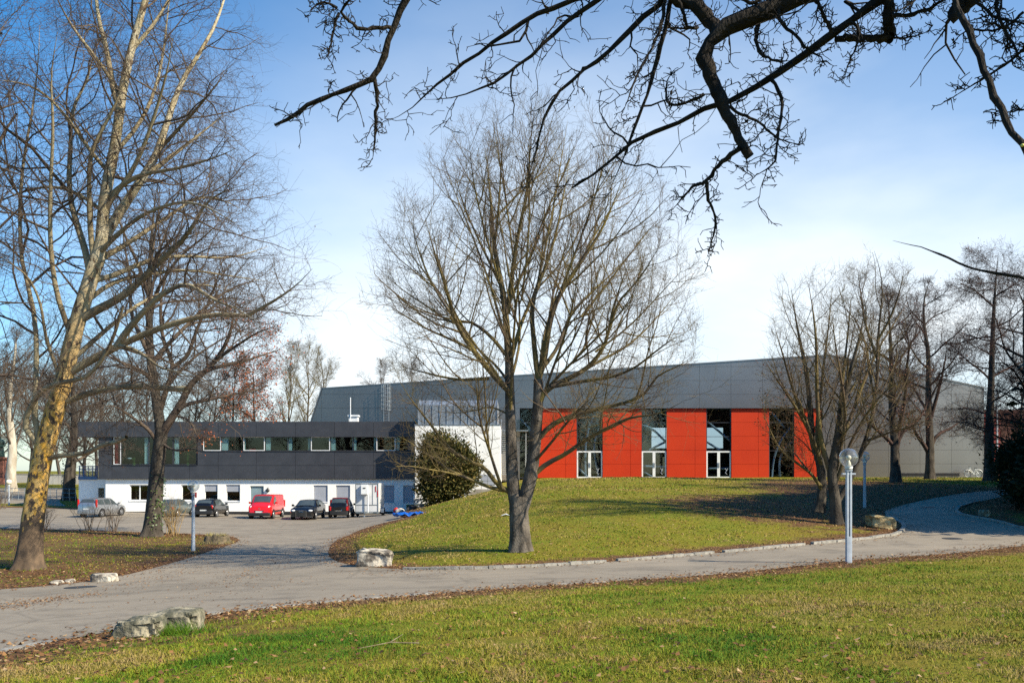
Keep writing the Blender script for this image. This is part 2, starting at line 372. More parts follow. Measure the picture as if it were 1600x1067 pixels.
def sheet(name, poly, lift, st, m):
    poly = np.asarray(poly); keep = [0]
    for i in range(1, len(poly)):
        if np.hypot(*(poly[i]-poly[keep[-1]])) > .08: keep.append(i)
    poly = poly[keep]
    a, b = poly.min(0), poly.max(0); xs, ys = np.meshgrid(np.arange(a[0], b[0], st), np.arange(a[1], b[1], st))
    xs = xs.ravel(); ys = ys.ravel(); k = inpoly(xs, ys, poly); xs, ys = xs[k], ys[k]; k = polydist(xs, ys, poly) > st*.35; xs, ys = xs[k], ys[k]
    pts = [Vector(p) for p in poly]+[Vector((p, q)) for p, q in zip(xs, ys)]; n = len(poly)
    ov, oe, of, *_ = delaunay_2d_cdt(pts, [(i, (i+1) % n) for i in range(n)], [], 1, 1e-4)
    V = np.array([(p.x, p.y) for p in ov]); Z = H(V[:,0], V[:,1])+lift
    c = np.array([V[list(f)].mean(0) for f in of]); k = inpoly(c[:,0], c[:,1], poly)
    Fa = np.array([f for f, q in zip(of, k) if q])
    o = np_mesh(name, np.c_[V, Z], Fa, m, smooth=180); return o
road = tag(sheet('road', ASPH, .012, .55, M_asph), kind='structure')
M_kerb = pmat('kerb_granite', (.32,.30,.26), (.19,.18,.16), 6, .85, bump=.4)
def kerb(xy, w, up, step, gapp=0.0):
    mb = MB(); p = resample(xy, max(2, int(np.linalg.norm(np.diff(xy, axis=0), axis=1).sum()/step)))
    for i in range(len(p)-1):
        if random.random() < gapp: continue
        a, b = p[i], p[i+1]; d = b-a; L = np.linalg.norm(d); d = d/L; nrm = np.array((-d[1], d[0])); c = (a+b)/2+nrm*random.uniform(-.02,.02)
        z = h1(*c)+random.uniform(-.012,.012)
        z2 = h1(*b)-h1(*a)
        mb.obox((c[0], c[1], z+up/2-.06), Vector((d[0]*L*.48, d[1]*L*.48, z2*.48)), Vector((nrm[0]*w/2, nrm[1]*w/2, 0)), Vector((0,0,up/2+.06)))
    return mb
sub = lambda L, i0, i1: chaikin([G(*q)[:2] for q in L[i0:i1]], 2)
tag(kerb(sub(hill_px, 6, 19), .16, .09, .42, .04).build('lawn_kerb', M_kerb), kind='structure')
tag(kerb(sub(right_px, 1, 9), .15, .08, .5, .05).build('planting_bed_kerb', M_kerb), kind='structure')
tag(kerb(sub(near_px, 2, 12), .14, .03, .5, .45).build('verge_edging', M_kerb), kind='structure')

# ---------------------------------------------------------------- common materials
M_clad = pmat('anthracite_cladding', (.050,.052,.062), (.062,.064,.075), 1.5, .38, .25, spec=.4)
M_hall = pmat('grey_metal_cladding', (.30,.262,.242), (.335,.292,.27), .35, .39, 1.0)
M_hjoint = pmat('sheet_metal_joint', (.07,.07,.07), None, 2, .7)
M_joint = pmat('joint_shadow_gap', (.02,.02,.022), None, 2, .8)
M_red = pmat('red_panel', (.50,.033,.003), (.455,.028,.003), .45, .5, spec=.3)
M_white = pmat('white_render', (.87,.86,.83), (.83,.82,.79), .8, .85, bump=.05, bscale=60, spec=.2)
M_zinc = pmat('zinc_sheet', (.27,.30,.34), (.23,.265,.305), 1.0, .42, .35)
M_alu = pmat('white_aluminium', (.75,.76,.76), (.68,.69,.70), 3, .4)
M_shut = pmat('roller_shutter', (.36,.38,.43), (.33,.35,.40), 2, .55)
M_steel = pmat('galvanised_steel', (.36,.39,.41), (.28,.31,.33), 8, .4, .7)
M_blue = pmat('blue_painted_steel', (.06,.14,.28), (.05,.12,.24), 5, .4)
M_conc = pmat('concrete', (.36,.33,.29), (.24,.22,.19), 1.2, .9, bump=.3)
M_glass = glassmat('window_glass', (.70,.78,.80))
M_hglass = glassmat('hall_glass', (.66,.74,.80), 1.7)
M_inter = pmat('room_interior', (.22,.08,.05), (.10,.055,.04), .7, .8)
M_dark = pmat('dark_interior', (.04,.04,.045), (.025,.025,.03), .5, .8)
M_curt = pmat('curtain_fabric', (.74,.84,.79), (.62,.74,.69), 9, .9, stretch=(6,6,.3))
M_rcurt = pmat('red_curtain', (.55,.03,.03), (.40,.02,.02), 9, .9)
M_black = pmat('black_plastic', (.015,.015,.016), (.022,.022,.023), 8, .5)
M_plantg = pmat('house_plant', (.05,.12,.02), (.09,.16,.03), 8, .6)
M_bwood = pmat('chair_wood', (.35,.20,.09), None, 8, .6)

def holes_wall(mb, x0, x1, z0, z1, holes, y, rev):
    """front wall in the plane y with rectangular openings and reveals of depth rev"""
    xs = sorted({x0, x1, *[h[0] for h in holes], *[h[1] for h in holes]}); zs = sorted({z0, z1, *[h[2] for h in holes], *[h[3] for h in holes]})
    for a, b in zip(xs, xs[1:]):
        for c, d in zip(zs, zs[1:]):
            mx_, mz_ = (a+b)/2, (c+d)/2
            if any(h[0] < mx_ < h[1] and h[2] < mz_ < h[3] for h in holes): continue
            mb.poly([(a,y,c),(b,y,c),(b,y,d),(a,y,d)])
    for a, b, c, d in holes:
        mb.poly([(a,y,c),(a,y+rev,c),(a,y+rev,d),(a,y,d)]); mb.poly([(b,y,c),(b,y+rev,c),(b,y+rev,d),(b,y,d)])
        mb.poly([(a,y,c),(b,y,c),(b,y+rev,c),(a,y+rev,c)]); mb.poly([(a,y,d),(b,y,d),(b,y+rev,d),(a,y+rev,d)])
def frame_rect(mb, a, b, c, d, y, w, t=.06, mull=()):
    mb.box(a, a+w, y, y+t, c, d); mb.box(b-w, b, y, y+t, c, d); mb.box(a+w, b-w, y, y+t, c, c+w); mb.box(a+w, b-w, y, y+t, d-w, d)
    for q in mull: mb.box(q-w/2, q+w/2, y+.003, y+t-.003, c+w, d-w)
def window(parent, a, b, c, d, y, w=.06, mull=(), fm=None, gm=None, name='window'):
    mb = MB(); frame_rect(mb, a, b, c, d, y, w, .06, mull); f = mb.build(name, fm or M_alu, parent)
    g = MB(); g.box(a+w*.6, b-w*.6, y+.028, y+.036, c+w*.6, d-w*.6); g.build('pane', gm or M_glass, f)
    return f
def clip_convex(poly, clip):
    out = poly
    n = len(clip)
    for i in range(n):
        (ax, ay), (bx, by) = clip[i], clip[(i+1) % n]; inp = out; out = []
        if not inp: break
        sd = lambda p: (bx-ax)*(p[1]-ay)-(by-ay)*(p[0]-ax)
        for j in range(len(inp)):
            p, q = inp[j], inp[(j+1) % len(inp)]; sp, sq = sd(p), sd(q)
            if sp >= 0: out.append(p)
            if (sp >= 0) != (sq >= 0):
                t = sp/(sp-sq); out.append((p[0]+(q[0]-p[0])*t, p[1]+(q[1]-p[1])*t))
    return out
def panels(mb, clip, y, t, x0, dx, nxp, z0, dz, nzp, gap=.017, holes=()):
    for i in range(nxp):
        for j in range(nzp):
            a, b, c, d = x0+i*dx+gap/2, x0+(i+1)*dx-gap/2, z0+j*dz+gap/2, z0+(j+1)*dz-gap/2
            pl = clip_convex([(a,c),(b,c),(b,d),(a,d)], clip)
            if len(pl) >= 3: mb.slab([(p[0], y, p[1]) for p in pl], (0, t, 0))

# ---------------------------------------------------------------- the low office building
DO = 77.7; DU = DO-.28; DFa = DU-.18
ox = lambda p, D=DO: X(p, D)
oz = lambda p, D=DO: Zp(p, D)
office = thing('office_building', (ox(400), DO+4, 0), 'long two-storey building, white ground floor under dark grey upper floor with a ribbon window', 'building')
gh = []   # ground floor openings
gwin = [(202,233,757,782,'double'),(283,302,757,782,'open'),(319,340,757,782,'half'),(353,375,757,783,'half'),(391,412,759,798.4,'door'),(490,512,758,784,'shut'),(525,547,758,784,'shut'),(593,616,758,785,'shut'),(630,646,758,785,'shut')]
for a, b, c, d, k in gwin: gh.append((ox(a), ox(b), oz(d), oz(c)))
zfl = oz(748)
mb = MB(); holes_wall(mb, ox(165), ox(649), .12, zfl, gh, DO, .22)
mb.box(ox(165), ox(649), DO+8.6, DO+8.8, 0, zfl)                                   # back wall
mb.poly([(ox(165),DO,.12),(ox(165),DO+8.6,.12),(ox(165),DO+8.6,zfl),(ox(165),DO,zfl)])
DR = DO+1.7
holes_wall(mb, X(123,DR), ox(165), .12, Zp(748,DR), [(X(153,DR), X(163,DR), Zp(780,DR), Zp(762,DR))], DR, .2)   # set-back end under the terrace
mb.poly([(X(123,DR),DR,.12),(X(123,DR),DO+8.6,.12),(X(123,DR),DO+8.6,Zp(748,DR)),(X(123,DR),DR,Zp(748,DR))])
gw = mb.build('ground_floor_wall', M_white, office)
MB().box(ox(164.5), ox(649), DO+.03, DO+8, -.3, .12).box(X(123,DR)+.02, ox(164), DR+.03, DO+8, -.3, .12).build('plinth', M_black, office)
mb = MB(); mb.box(X(123,DR), ox(155), DR-.1, DO+8.5, Zp(748,DR), Zp(746,DR)); mb.build('terrace_deck', M_conc, office)
mb = MB()
for q in np.linspace(X(124,DR), X(152,DR), 5): mb.tube([(q, DR, Zp(748,DR)), (q, DR, Zp(728,DR))], .045, 6)
for zz in (728, 733, 738, 743): mb.tube([(X(123,DR), DR, Zp(zz,DR)), (X(153,DR), DR, Zp(zz,DR))], .03, 6)
for q in np.linspace(X(124,DR), X(152,DR), 26): mb.tube([(q, DR, Zp(747,DR)), (q, DR, Zp(729,DR))], .01, 4)
mb.box(X(123,DR), X(153,DR), DR-.13, DR-.1, Zp(749,DR), Zp(744,DR))
mb.build('terrace_railing', M_blue, office)
rooms = MB()
for (a, b, c, d), (pa, pb, pc, pd, k) in zip(gh, gwin):
    y = DO+.14
    if k == 'double':
        window(office, a, b, c, d, y, .09, ((a+b)/2,), fm=M_alu)
        ch = MB(); cx = a+(b-a)*.3
        for dx_ in (-.2, .2): ch.box(cx+dx_-.03, cx+dx_+.03, y+.5, y+.55, c-.2, c+1.05)
        for q in (.35, .6, .85): ch.box(cx-.17, cx+.17, y+.505, y+.545, c+q, c+q+.1)
        ch.build('chair_back', M_bwood, office)
    elif k == 'open': window(office, a, b, c, d, y, .08)
    elif k == 'half':
        window(office, a, b, c, d, y, .07); s = MB(); n = 9; zt = d-(d-c)*.42
        for i in range(n): s.box(a+.02, b-.02, y-.05, y-.02, zt+(d-zt)*i/n+.006, zt+(d-zt)*(i+1)/n)
        s.build('roller_shutter', M_shut, office)
    elif k == 'shut':
        s = MB(); n = 24
        for i in range(n): s.box(a+.02, b-.02, y-.05, y-.02, c+(d-c)*i/n+.005, c+(d-c)*(i+1)/n)
        s.box(a, b, y-.015, y+.02, c, d); s.build('roller_shutter', M_shut, office)
    else:
        s = MB(); s.box(a, b, y, y+.05, c, d); s.box(a+.12, b-.12, y-.02, y-.003, c+.15, d-.15); dr = s.build('door', pmat('grey_door', (.22,.30,.33), None, 3, .5), office)
        MB().tube([(b-.12, y-.03, 1.02), (b-.12, y-.08, 1.02), (b-.28, y-.08, 1.02)], .015, 6).build('handle', M_steel, dr)
    if k != 'door':
        MB().box(a-.04, b+.04, DO-.05, DO+.13, c-.05, c-.008).build('window_sill', M_alu, office)
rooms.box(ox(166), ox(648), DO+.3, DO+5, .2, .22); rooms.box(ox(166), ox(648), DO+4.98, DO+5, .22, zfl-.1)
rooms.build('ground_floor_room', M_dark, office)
# wall lamp by the door
wl = MB(); wl.ball((ox(419), DO-.14, oz(766)), .16); wl.tube([(ox(419), DO, oz(762)), (ox(419), DO-.14, oz(762)), (ox(419), DO-.14, oz(764))], .035, 6); wl.build('wall_lamp', M_black, office, 60)
# upper storey
ux0, ux1 = X(153.5, DU), X(649, DU); wz0, wz1 = Zp(704.5, DU), Zp(682, DU); bz0 = Zp(726.5, DU)
up_h = [(X(175,DU), X(308,DU), bz0, wz1), (X(315,DU), X(637,DU), wz0, wz1)]
mb = MB(); holes_wall(mb, ux0, ux1, Zp(748,DU), wz1, up_h, DU+.03, .3)
mb.poly([(ux0,DU+.03,Zp(748,DU)),(ux0,DO+8.8,Zp(748,DU)),(ux0,DO+8.8,wz1),(ux0,DU+.03,wz1)])
mb.box(ux0, ux1, DU+.04, DO+8.8, Zp(748,DU)-.02, Zp(748,DU)-.0)
mb.build('upper_floor_wall', M_joint, office)
pc = MB()
def upanel(a, b, c, d):
    pc.box(a+.012, b-.012, DU, DU+.028, c+.012, d-.012)
cols = [153.5,175,232,296,341,400.5,461.5,522.5,583.5,620,649]
for r0, r1 in ((748,727),(727,705)):
    for a, b in zip(cols, cols[1:]):
        A, B, Cz, Dz = X(a,DU), X(b,DU), Zp(r0,DU), Zp(r1,DU)
        if r1 == 705:
            if b <= 175: pass
            elif a < 308:
                if b <= 308: continue
                A = max(A, X(308.5,DU))
            if b > 175 and a >= 175 and b <= 308: continue
        upanel(A, B, Cz, Dz if r1 != 705 else (Zp(705,DU)))
upanel(ux0, X(175,DU), Zp(704.5,DU), wz1); upanel(X(308.5,DU), X(315,DU), Zp(704.5,DU), wz1); upanel(X(637,DU), X(649,DU), Zp(704.5,DU), wz1)
pc.build('upper_floor_cladding', M_clad, office)
# fascia + roof slab
fx0, fz0, fz1 = X(121, DFa), Zp(682.5, DFa), Zp(658.5, DFa)
mb = MB()
fc = [121,153.5,175,232,296,341,400.5,461.5,522.5,583.5,649]
for a, b in zip(fc, fc[1:]): mb.box(X(a,DFa)+.012, X(b,DFa)-.012, DFa, DFa+.03, fz0, fz1)
rf = MB(); rf.box(fx0+.01, ux1, DFa+.032, DO+9, fz0+.015, fz1-.04)
roof = rf.build('roof', M_joint, office); mb.build('fascia', M_clad, roof)
vb = MB(); VD = 81.5; vb.box(X(545,VD), X(558.5,VD), VD, VD+.8, fz1-.06, Zp(651,VD)); vb.box(X(545,VD)-.08, X(558.5,VD)+.08, VD-.1, VD+.9, Zp(651,VD)+.02, Zp(648,VD)); vent = vb.build('roof_vent', M_alu, roof)
MB().tube([(X(548,VD), VD-.15, fz1), (X(548,VD), VD-.15, Zp(621,VD))], .045, 6).build('mast', M_alu, vent)
# big window and ribbon windows
y = DU+.07
wmb = [(176.5,188.5),(188.5,232),(232,270),(270,307)]
for a, b in wmb: window(office, X(a,DU)+.01, X(b,DU)-.01, bz0+.05, wz1-.02, y, .06 if a < 180 else .04, fm=M_alu if a < 180 else M_clad)
MB().box(X(178.5,DU), X(187,DU), y+.12, y+.16, bz0+.1, wz1-.1).build('red_curtain', M_rcurt, office)
rib = [(315.5,317,0),(317,345,1),(345,380,0),(380,413.5,1),(413.5,450,0),(450,485.5,0),(485.5,515.5,1),(515.5,552,0),(552,588,0),(588,618,1),(618,636.5,0)]
for a, b, k in rib[1:]:
    window(office, X(a,DU)+.01, X(b,DU)-.01, wz0+.03, wz1-.02, y-(.03 if k else 0), .06 if k else .035, fm=M_alu if k else M_clad)
MB().box(X(315,DU), X(637,DU), DU-.05, DU+.065, wz0-.05, wz0-.004).box(X(175,DU), X(308,DU), DU-.05, DU+.065, bz0-.05, bz0-.004).build('window_sill', M_clad, office)
for a, b in ((346,356),(379,383),(415,422.5),(448,456),(481,485),(517,524),(550,556.5),(584,588),(619,624),(225,233),(272,279)):
    cu = MB(); x0, x1 = X(a,DU), X(b,DU); n = 6; bt = wz0+.05 if a > 310 else bz0+.1; pts = []
    for i in range(n*2+1): pts.append((x0+(x1-x0)*i/(n*2), y+.08+(.05 if i % 2 else 0)))
    for (xa, ya), (xb, yb) in zip(pts, pts[1:]): cu.poly([(xa,ya,bt),(xb,yb,bt),(xb,yb,wz1-.03),(xa,ya,wz1-.03)])
    cu.build('curtain', M_curt, office)
rm = MB(); x0, x1, y0, y1, z0, z1 = ux0+.1, ux1-.1, DU+.4, DU+4.6, Zp(747,DU), wz1+.02
rm.poly([(x0,y1,z0),(x1,y1,z0),(x1,y1,z1),(x0,y1,z1)]); rm.poly([(x0,y0,z0),(x1,y0,z0),(x1,y1,z0),(x0,y1,z0)]); rm.poly([(x0,y0,z1),(x1,y0,z1),(x1,y1,z1),(x0,y1,z1)])
for q in (310, 420, 530): rm.poly([(X(q,DU),y0,z0),(X(q,DU),y1,z0),(X(q,DU),y1,z1),(X(q,DU),y0,z1)])
rm.build('upper_floor_room', M_inter, office)
for cxp, h_, nn in ((290, 1.1, 26), (205, .6, 14), (216, .45, 12), (440, .5, 10)):
    pl = MB(); bx, by, bzz = X(cxp,DU), y+.45, (bz0 if cxp < 310 else wz0)-.05
    for i in range(nn):
        a = random.uniform(0, 6.28); l = h_*random.uniform(.6, 1.1); r_ = l*random.uniform(.2,.6); t = Vector((math.cos(a), math.sin(a)*.5, 0))
        p0 = Vector((bx, by, bzz+.2)); p2 = p0+t*r_+Vector((0,0,l)); p1 = p0+t*r_*.4+Vector((0,0,l*.65)); w_ = Vector((-t.y, t.x, 0)).normalized()*.03
        pl.add([p0-w_, p0+w_, p1+w_*1.4, p2, p1-w_*1.4], [(0,1,2,4),(4,2,3)])
    pl.lathe((bx, by, bzz), [(.12,0),(.16,.25)], 10)
    pl.build('window_plant', M_plantg, office)
MB().lathe((X(199,DU), y+.35, bz0+.45), [(.02,0),(.2,.12),(.22,.2),(.02,.22)], 10).build('white_bowl', M_alu, office)
MB().box(X(388,DU), X(397,DU), y+.3, y+.4, wz0, wz0+.2).build('red_box', M_rcurt, office)

# ---------------------------------------------------------------- white stair block with zinc top
DB = 75.6
blk = thing('stair_block', (X(715,DB), DB+3, 0), 'windowless white rendered block with a blue-grey zinc top, beside the dark facade', 'building')
bx0, bx1, bzt = X(648.5,DB), X(781.5,DB), Zp(664,DB)
bm_ = MB(); bm_.box(bx0, bx1, DB, DO+8.9, -.3, bzt); wb = bm_.build('wall', M_white, blk)
MB().box(bx0-.05, bx1+.05, DB-.05, DO+8, bzt+.003, bzt+.07).build('coping', M_zinc, blk)
DZ = DB+.35; zx0, zx1, zz1, zz2 = X(653,DZ), X(777,DZ), Zp(633,DZ), Zp(625,DZ+1.2)
zm = MB(); zm.slab([(zx0,DZ,bzt+.06),(zx0,DZ,zz1),(zx0,DZ+1.5,zz2),(zx0,DO+8.5,zz2),(zx0,DO+8.5,bzt+.06)], (zx1-zx0,0,0))
for q in np.linspace(zx0+.02, zx1-.02, 12):
    zm.box(q-.018, q+.018, DZ-.055, DZ-.002, bzt+.075, zz1-.01)
    zm.slab([(q-.018,DZ,zz1+.003),(q+.018,DZ,zz1+.003),(q+.018,DZ+1.5,zz2+.003),(q-.018,DZ+1.5,zz2+.003)], (0,-.015,.045))
zm.build('zinc_top', M_zinc, blk)
mb = MB(); mb.box(X(752,DB), X(774,DB), DB-.03, DB-.002, Zp(757,DB), Zp(741,DB)); mb.build('basement_shutter', M_shut, blk)
# concrete retaining wall + light shaft railing in front of it
rw = thing('retaining_wall', (X(715,74.4), 74.4, 1.0), 'stepped grey concrete retaining wall at the foot of the white block, behind the evergreen bush', 'wall')
mb = MB(); mb.slab([(X(655,74.2),74.2,-.3),(X(700,74.2),74.2,-.3),(X(700,74.2),74.2,Zp(786,74.2)),(X(655,74.2),74.2,Zp(787,74.2))], (0,.25,0)); mb.build('lower_wall', M_conc, rw)
mb = MB(); mb.slab([(X(720,74.6),74.6,0),(X(778,74.6),74.6,0),(X(778,74.6),74.6,Zp(764,74.6)),(X(742,74.6),74.6,Zp(764,74.6)),(X(720,74.6),74.6,Zp(783,74.6))], (0,.25,0)); mb.build('upper_wall', M_conc, rw)
mb = MB(); mb.box(X(777,74.5), X(783,74.5), 74.3, 75.5, 0, Zp(757,74.5)); mb.build('pier', M_conc, rw)
mb = MB()
for q in (742, 752, 762, 772): mb.tube([(X(q,74.7),74.72,Zp(765,74.7)),(X(q,74.7),74.72,Zp(744,74.7))], .025, 6)
for q in (744, 751, 758): mb.tube([(X(741,74.7),74.72,Zp(q,74.7)),(X(773,74.7),74.72,Zp(q,74.7))], .022, 6)
mb.build('railing', M_steel, rw)
# outside steel stair
st = thing('steel_staircase', (X(790,79), 79, 3.0), 'galvanised open-tread steel staircase climbing between the white block and the first red panel', 'staircase')
SX0, SX1 = X(782.5,79), X(806,79); n = 22; sz0, sz1 = Zp(741,79), Zp(672,82); tr = MB()
for i in range(n):
    yy = 79+4.6*i/n; zz = sz0+(sz1-sz0)*i/n; tr.box(SX0+.05, SX1-.05, yy, yy+.24, zz, zz+.06)
tr.build('treads', M_steel, st)
sg = MB()
for q in (SX0, SX1): sg.slab([(q-.03,78.9,sz0-.2),(q-.03,83.8,sz1-.1),(q-.03,83.8,sz1+.2),(q-.03,78.9,sz0+.1)], (.06,0,0))
sg.build('stringers', M_steel, st)
ra = MB()
for q in (SX0, SX1):
    ra.tube([(q,78.9,sz0+1.0),(q,83.8,sz1+1.1)], .035, 6)
    for k in np.linspace(0, 1, 9): ra.tube([(q,78.95+4.8*k,sz0+(sz1-sz0)*k),(q,78.95+4.8*k,sz0+1+(sz1-sz0)*k)], .018, 6)
ra.build('handrail', M_steel, st)
MB().box(SX0-.3, SX1+1.2, 83.85, 86.4, sz1, sz1+.1).build('landing', M_steel, st)
MB().box(X(805,83.8), X(818,83.8), 83.7, 83.72, sz1+.1, sz1+1.1).build('glass_guard', M_glass, st)
for q in (SX0-.1, SX1+1.0): MB().tube([(q,86.2,0.5),(q,86.2,sz1)], .06, 8).build('support_post', M_steel, st)
MB().tube([(SX0,79,3.0),(SX0,79,sz0)], .05, 8).build('support_post', M_steel, st); MB().tube([(SX1,79,2.6),(SX1,79,sz0)], .05, 8).build('support_post', M_steel, st)

# ---------------------------------------------------------------- the sports hall
DH = 87.0
hx = lambda p, D=DH: X(p, D)
hz = lambda p, D=DH: Zp(p, D)
hall = thing('sports_hall', (hx(1000), DH+15, hz(746)), 'big grey metal-clad hall with red panels, tall glass bays and a low pitched roofline', 'building')
prof = [(hx(486),hz(690)),(hx(486),hz(664)),(hx(505),hz(608)),(hx(1295),hz(556)),(hx(1535),hz(607)),(hx(1535),hz(750))]
upper = [(hx(486),hz(690)),(hx(812),hz(638)),(hx(1283),hz(638)),(hx(1535),hz(638)),(hx(1535),hz(607)),(hx(1295),hz(556)),(hx(505),hz(608)),(hx(486),hz(664))]
convA = [(hx(486),hz(760)),(hx(1535),hz(760)),(hx(1535),hz(607)),(hx(1295),hz(556)),(hx(505),hz(608)),(hx(487),hz(662))]
def half(c, x0, x1, z0):   # clip the convex outline to a window
    return clip_convex(c, [(x0,z0),(x1,z0),(x1,40),(x0,40)])
clad = MB(); dz = 21.6*DH/F; z00 = hz(638)
panels(clad, half(convA, hx(486), hx(812), hz(750)), DH-.3, .06, hx(505)-dz*.9*0-3.1*6, 3.08, 40, z00-dz*6, dz, 14)
panels(clad, half(convA, hx(812), hx(1283), z00), DH-.3, .06, hx(505)-3.1*6, 3.08, 40, z00-dz*6, dz, 14)
panels(clad, half(convA, hx(1283), hx(1535), hz(750)), DH-.3, .06, hx(505)-3.1*6, 3.08, 40, z00-dz*6, dz, 14)
clad.build('metal_cladding', M_hall, hall)
bk = MB()
def bslab(c): bk.slab([(p[0], DH-.235, p[1]) for p in c], (0, .2, 0))
bslab(half(convA, hx(486), hx(812), hz(752))); bslab(half(convA, hx(812), hx(1283), z00+.02)); bslab(half(convA, hx(1283), hx(1535), hz(752)))
bk.build('backing_wall', M_hjoint, hall)
mb = MB(); mb.slab([(hx(505),DH-.36,hz(608)),(hx(1295),DH-.36,hz(556)),(hx(1295),DH+30,hz(556)),(hx(505),DH+30,hz(608))], (0,0,.12))
mb.slab([(hx(1295),DH-.36,hz(556)),(hx(1535),DH-.36,hz(607)),(hx(1535),DH+30,hz(607)),(hx(1295),DH+30,hz(556))], (0,0,.119))
mb.slab([(hx(486),DH-.36,hz(664)),(hx(505),DH-.36,hz(608)+.12),(hx(505),DH+30,hz(608)+.12),(hx(486),DH+30,hz(664))], (-.12,0,0))
mb.build('roof', M_hall, hall)
mb = MB(); HB = DH+30; op = [(X(1018,HB), X(1046,HB), Zp(700,HB), Zp(668,HB)), (X(1098,HB), X(1130,HB), Zp(700,HB), Zp(668,HB)), (X(1060,HB), X(1085,HB), Zp(700,HB), Zp(668,HB))]
holes_wall(mb, hx(486), hx(1535), hz(750), hz(600), op, HB, .2)
mb.poly([(hx(486),DH,hz(750)),(hx(486),HB,hz(750)),(hx(486),HB,hz(664)),(hx(486),DH,hz(664))]); mb.poly([(hx(1535),DH,hz(750)),(hx(1535),HB,hz(750)),(hx(1535),HB,hz(607)),(hx(1535),DH,hz(607))])
mb.build('rear_wall', M_hall, hall)
MB().box(hx(600), hx(1530), DH+.2, HB-.1, hz(748), hz(747)).build('sports_floor', pmat('hall_floor', (.10,.09,.08), None, 1, .6), hall)
reds = [(840,901),(941.5,1002.5),(1041.5,1103.5),(1142.5,1201.5),(1240.5,1283.5)]
for a, b in reds:
    mb = MB(); w3 = 3.08; x0, x1 = hx(a), hx(b); zb, zt = hz(746.5), z00
    mb.box(x0+.03, x1-.03, DH-.03, DH+.25, zb, zt)
    n = 5; dd = (zt-zb)/n; xm = x0+(x1-x0)*.715
    for i in range(n):
        for p, q in ((x0, xm), (xm, x1)): mb.box(p+.012, q-.012, DH-.06, DH-.032, zb+i*dd+.01, zb+(i+1)*dd-.01)
    mb.build('red_panel', M_red, hall)
bays = [(811,840,0),(901,941.5,1),(1002.5,1041.5,1),(1103.5,1142.5,1),(1201.5,1240.5,0)]
for a, b, dr in bays:
    x0, x1 = hx(a)+.02, hx(b)-.02; zd = hz(704.5); zb = hz(746.5); y = DH+.06
    mb = MB(); frame_rect(mb, x0, x1, zd if dr else zb, z00-.02, y, .07, .08); zs = (hz(682), hz(660)) if dr else (hz(704), hz(682), hz(660))
    for q in zs: mb.box(x0+.07, x1-.07, y+.003, y+.077, q-.025, q+.025)
    f = mb.build('glass_bay', M_clad, hall)
    MB().box(x0+.05, x1-.05, y+.035, y+.045, (zd if dr else zb)+.05, z00-.06).build('pane', M_hglass, f)
    if dr:
        mid = (x0+x1)/2
        for p, q in ((x0, mid-.004), (mid+.004, x1)):
            d = MB(); frame_rect(d, p, q, zb, zd-.005, y-.03, .13, .08); do = d.build('door', M_alu, hall)
            MB().box(p+.1, q-.1, y+.0, y+.01, zb+.1, zd-.1).build('pane', M_hglass, do)
            MB().tube([((mid-.06 if q < mid else mid+.06), y-.06, zb+1.0), ((mid-.06 if q < mid else mid+.06), y-.06, zb+1.5)], .02, 6).build('handle', M_steel, do)
        lg = MB(); cx, cz = x1-.45, zb+.6      # etched emblem on the right leaf
        lg.tube([(cx-.12,y-.012,cz+.35),(cx+.02,y-.012,cz+.12),(cx-.1,y-.012,cz-.1),(cx+.08,y-.012,cz-.25)], .03, 5); lg.tube([(cx+.12,y-.012,cz+.35),(cx+.0,y-.012,cz+.05)], .03, 5)
        lg.build('door_emblem', M_shut, hall)
# pale curved steel ribs inside the glass
def rib_(pxs): MB().tube([P(p, q, DH+.62) for p, q in pxs], .11, 6).build('roof_rib', M_alu, hall, 60)
rib_(chaikin([(915,746),(914,700),(920,665),(935,640)])); rib_(chaikin([(936,746),(929,715),(928,690),(940,662)])); rib_(chaikin([(1000,664),(1018,668),(1040,690)])); rib_([(1000,735),(1022,746)]); rib_([(902,730),(918,745)])
rib_(chaikin([(1104,658),(1125,675),(1140,688)])); rib_([(1104,690),(1125,703)]); rib_([(1105,732),(1140,732)]); rib_([(1004,728),(1040,729)])
rib_(chaikin([(1206,746),(1208,718),(1218,690),(1235,668)])); rib_(chaikin([(1219,746),(1217,722),(1224,703),(1238,690)])); rib_([(1206,644),(1225,668)]); rib_([(808,650),(826,668),(836,690)])
rib_([(1014,703),(1040,690)])
vg = MB()
for a, b in ((1407,1446),(1456,1497)):
    x0, x1, z0, z1 = X(a,DH), X(b,DH), hz(743.5), hz(738.5); 
    for i in range(6): zz = z0+(z1-z0)*i/6; vg.slab([(x0,DH-.37,zz),(x1,DH-.37,zz),(x1,DH-.33,zz+.04),(x0,DH-.33,zz+.04)], (0,.012,.01))
    vg.box(x0, x1, DH-.32, DH-.305, z0, z1)
vg.build('vent_grille', M_joint, hall)
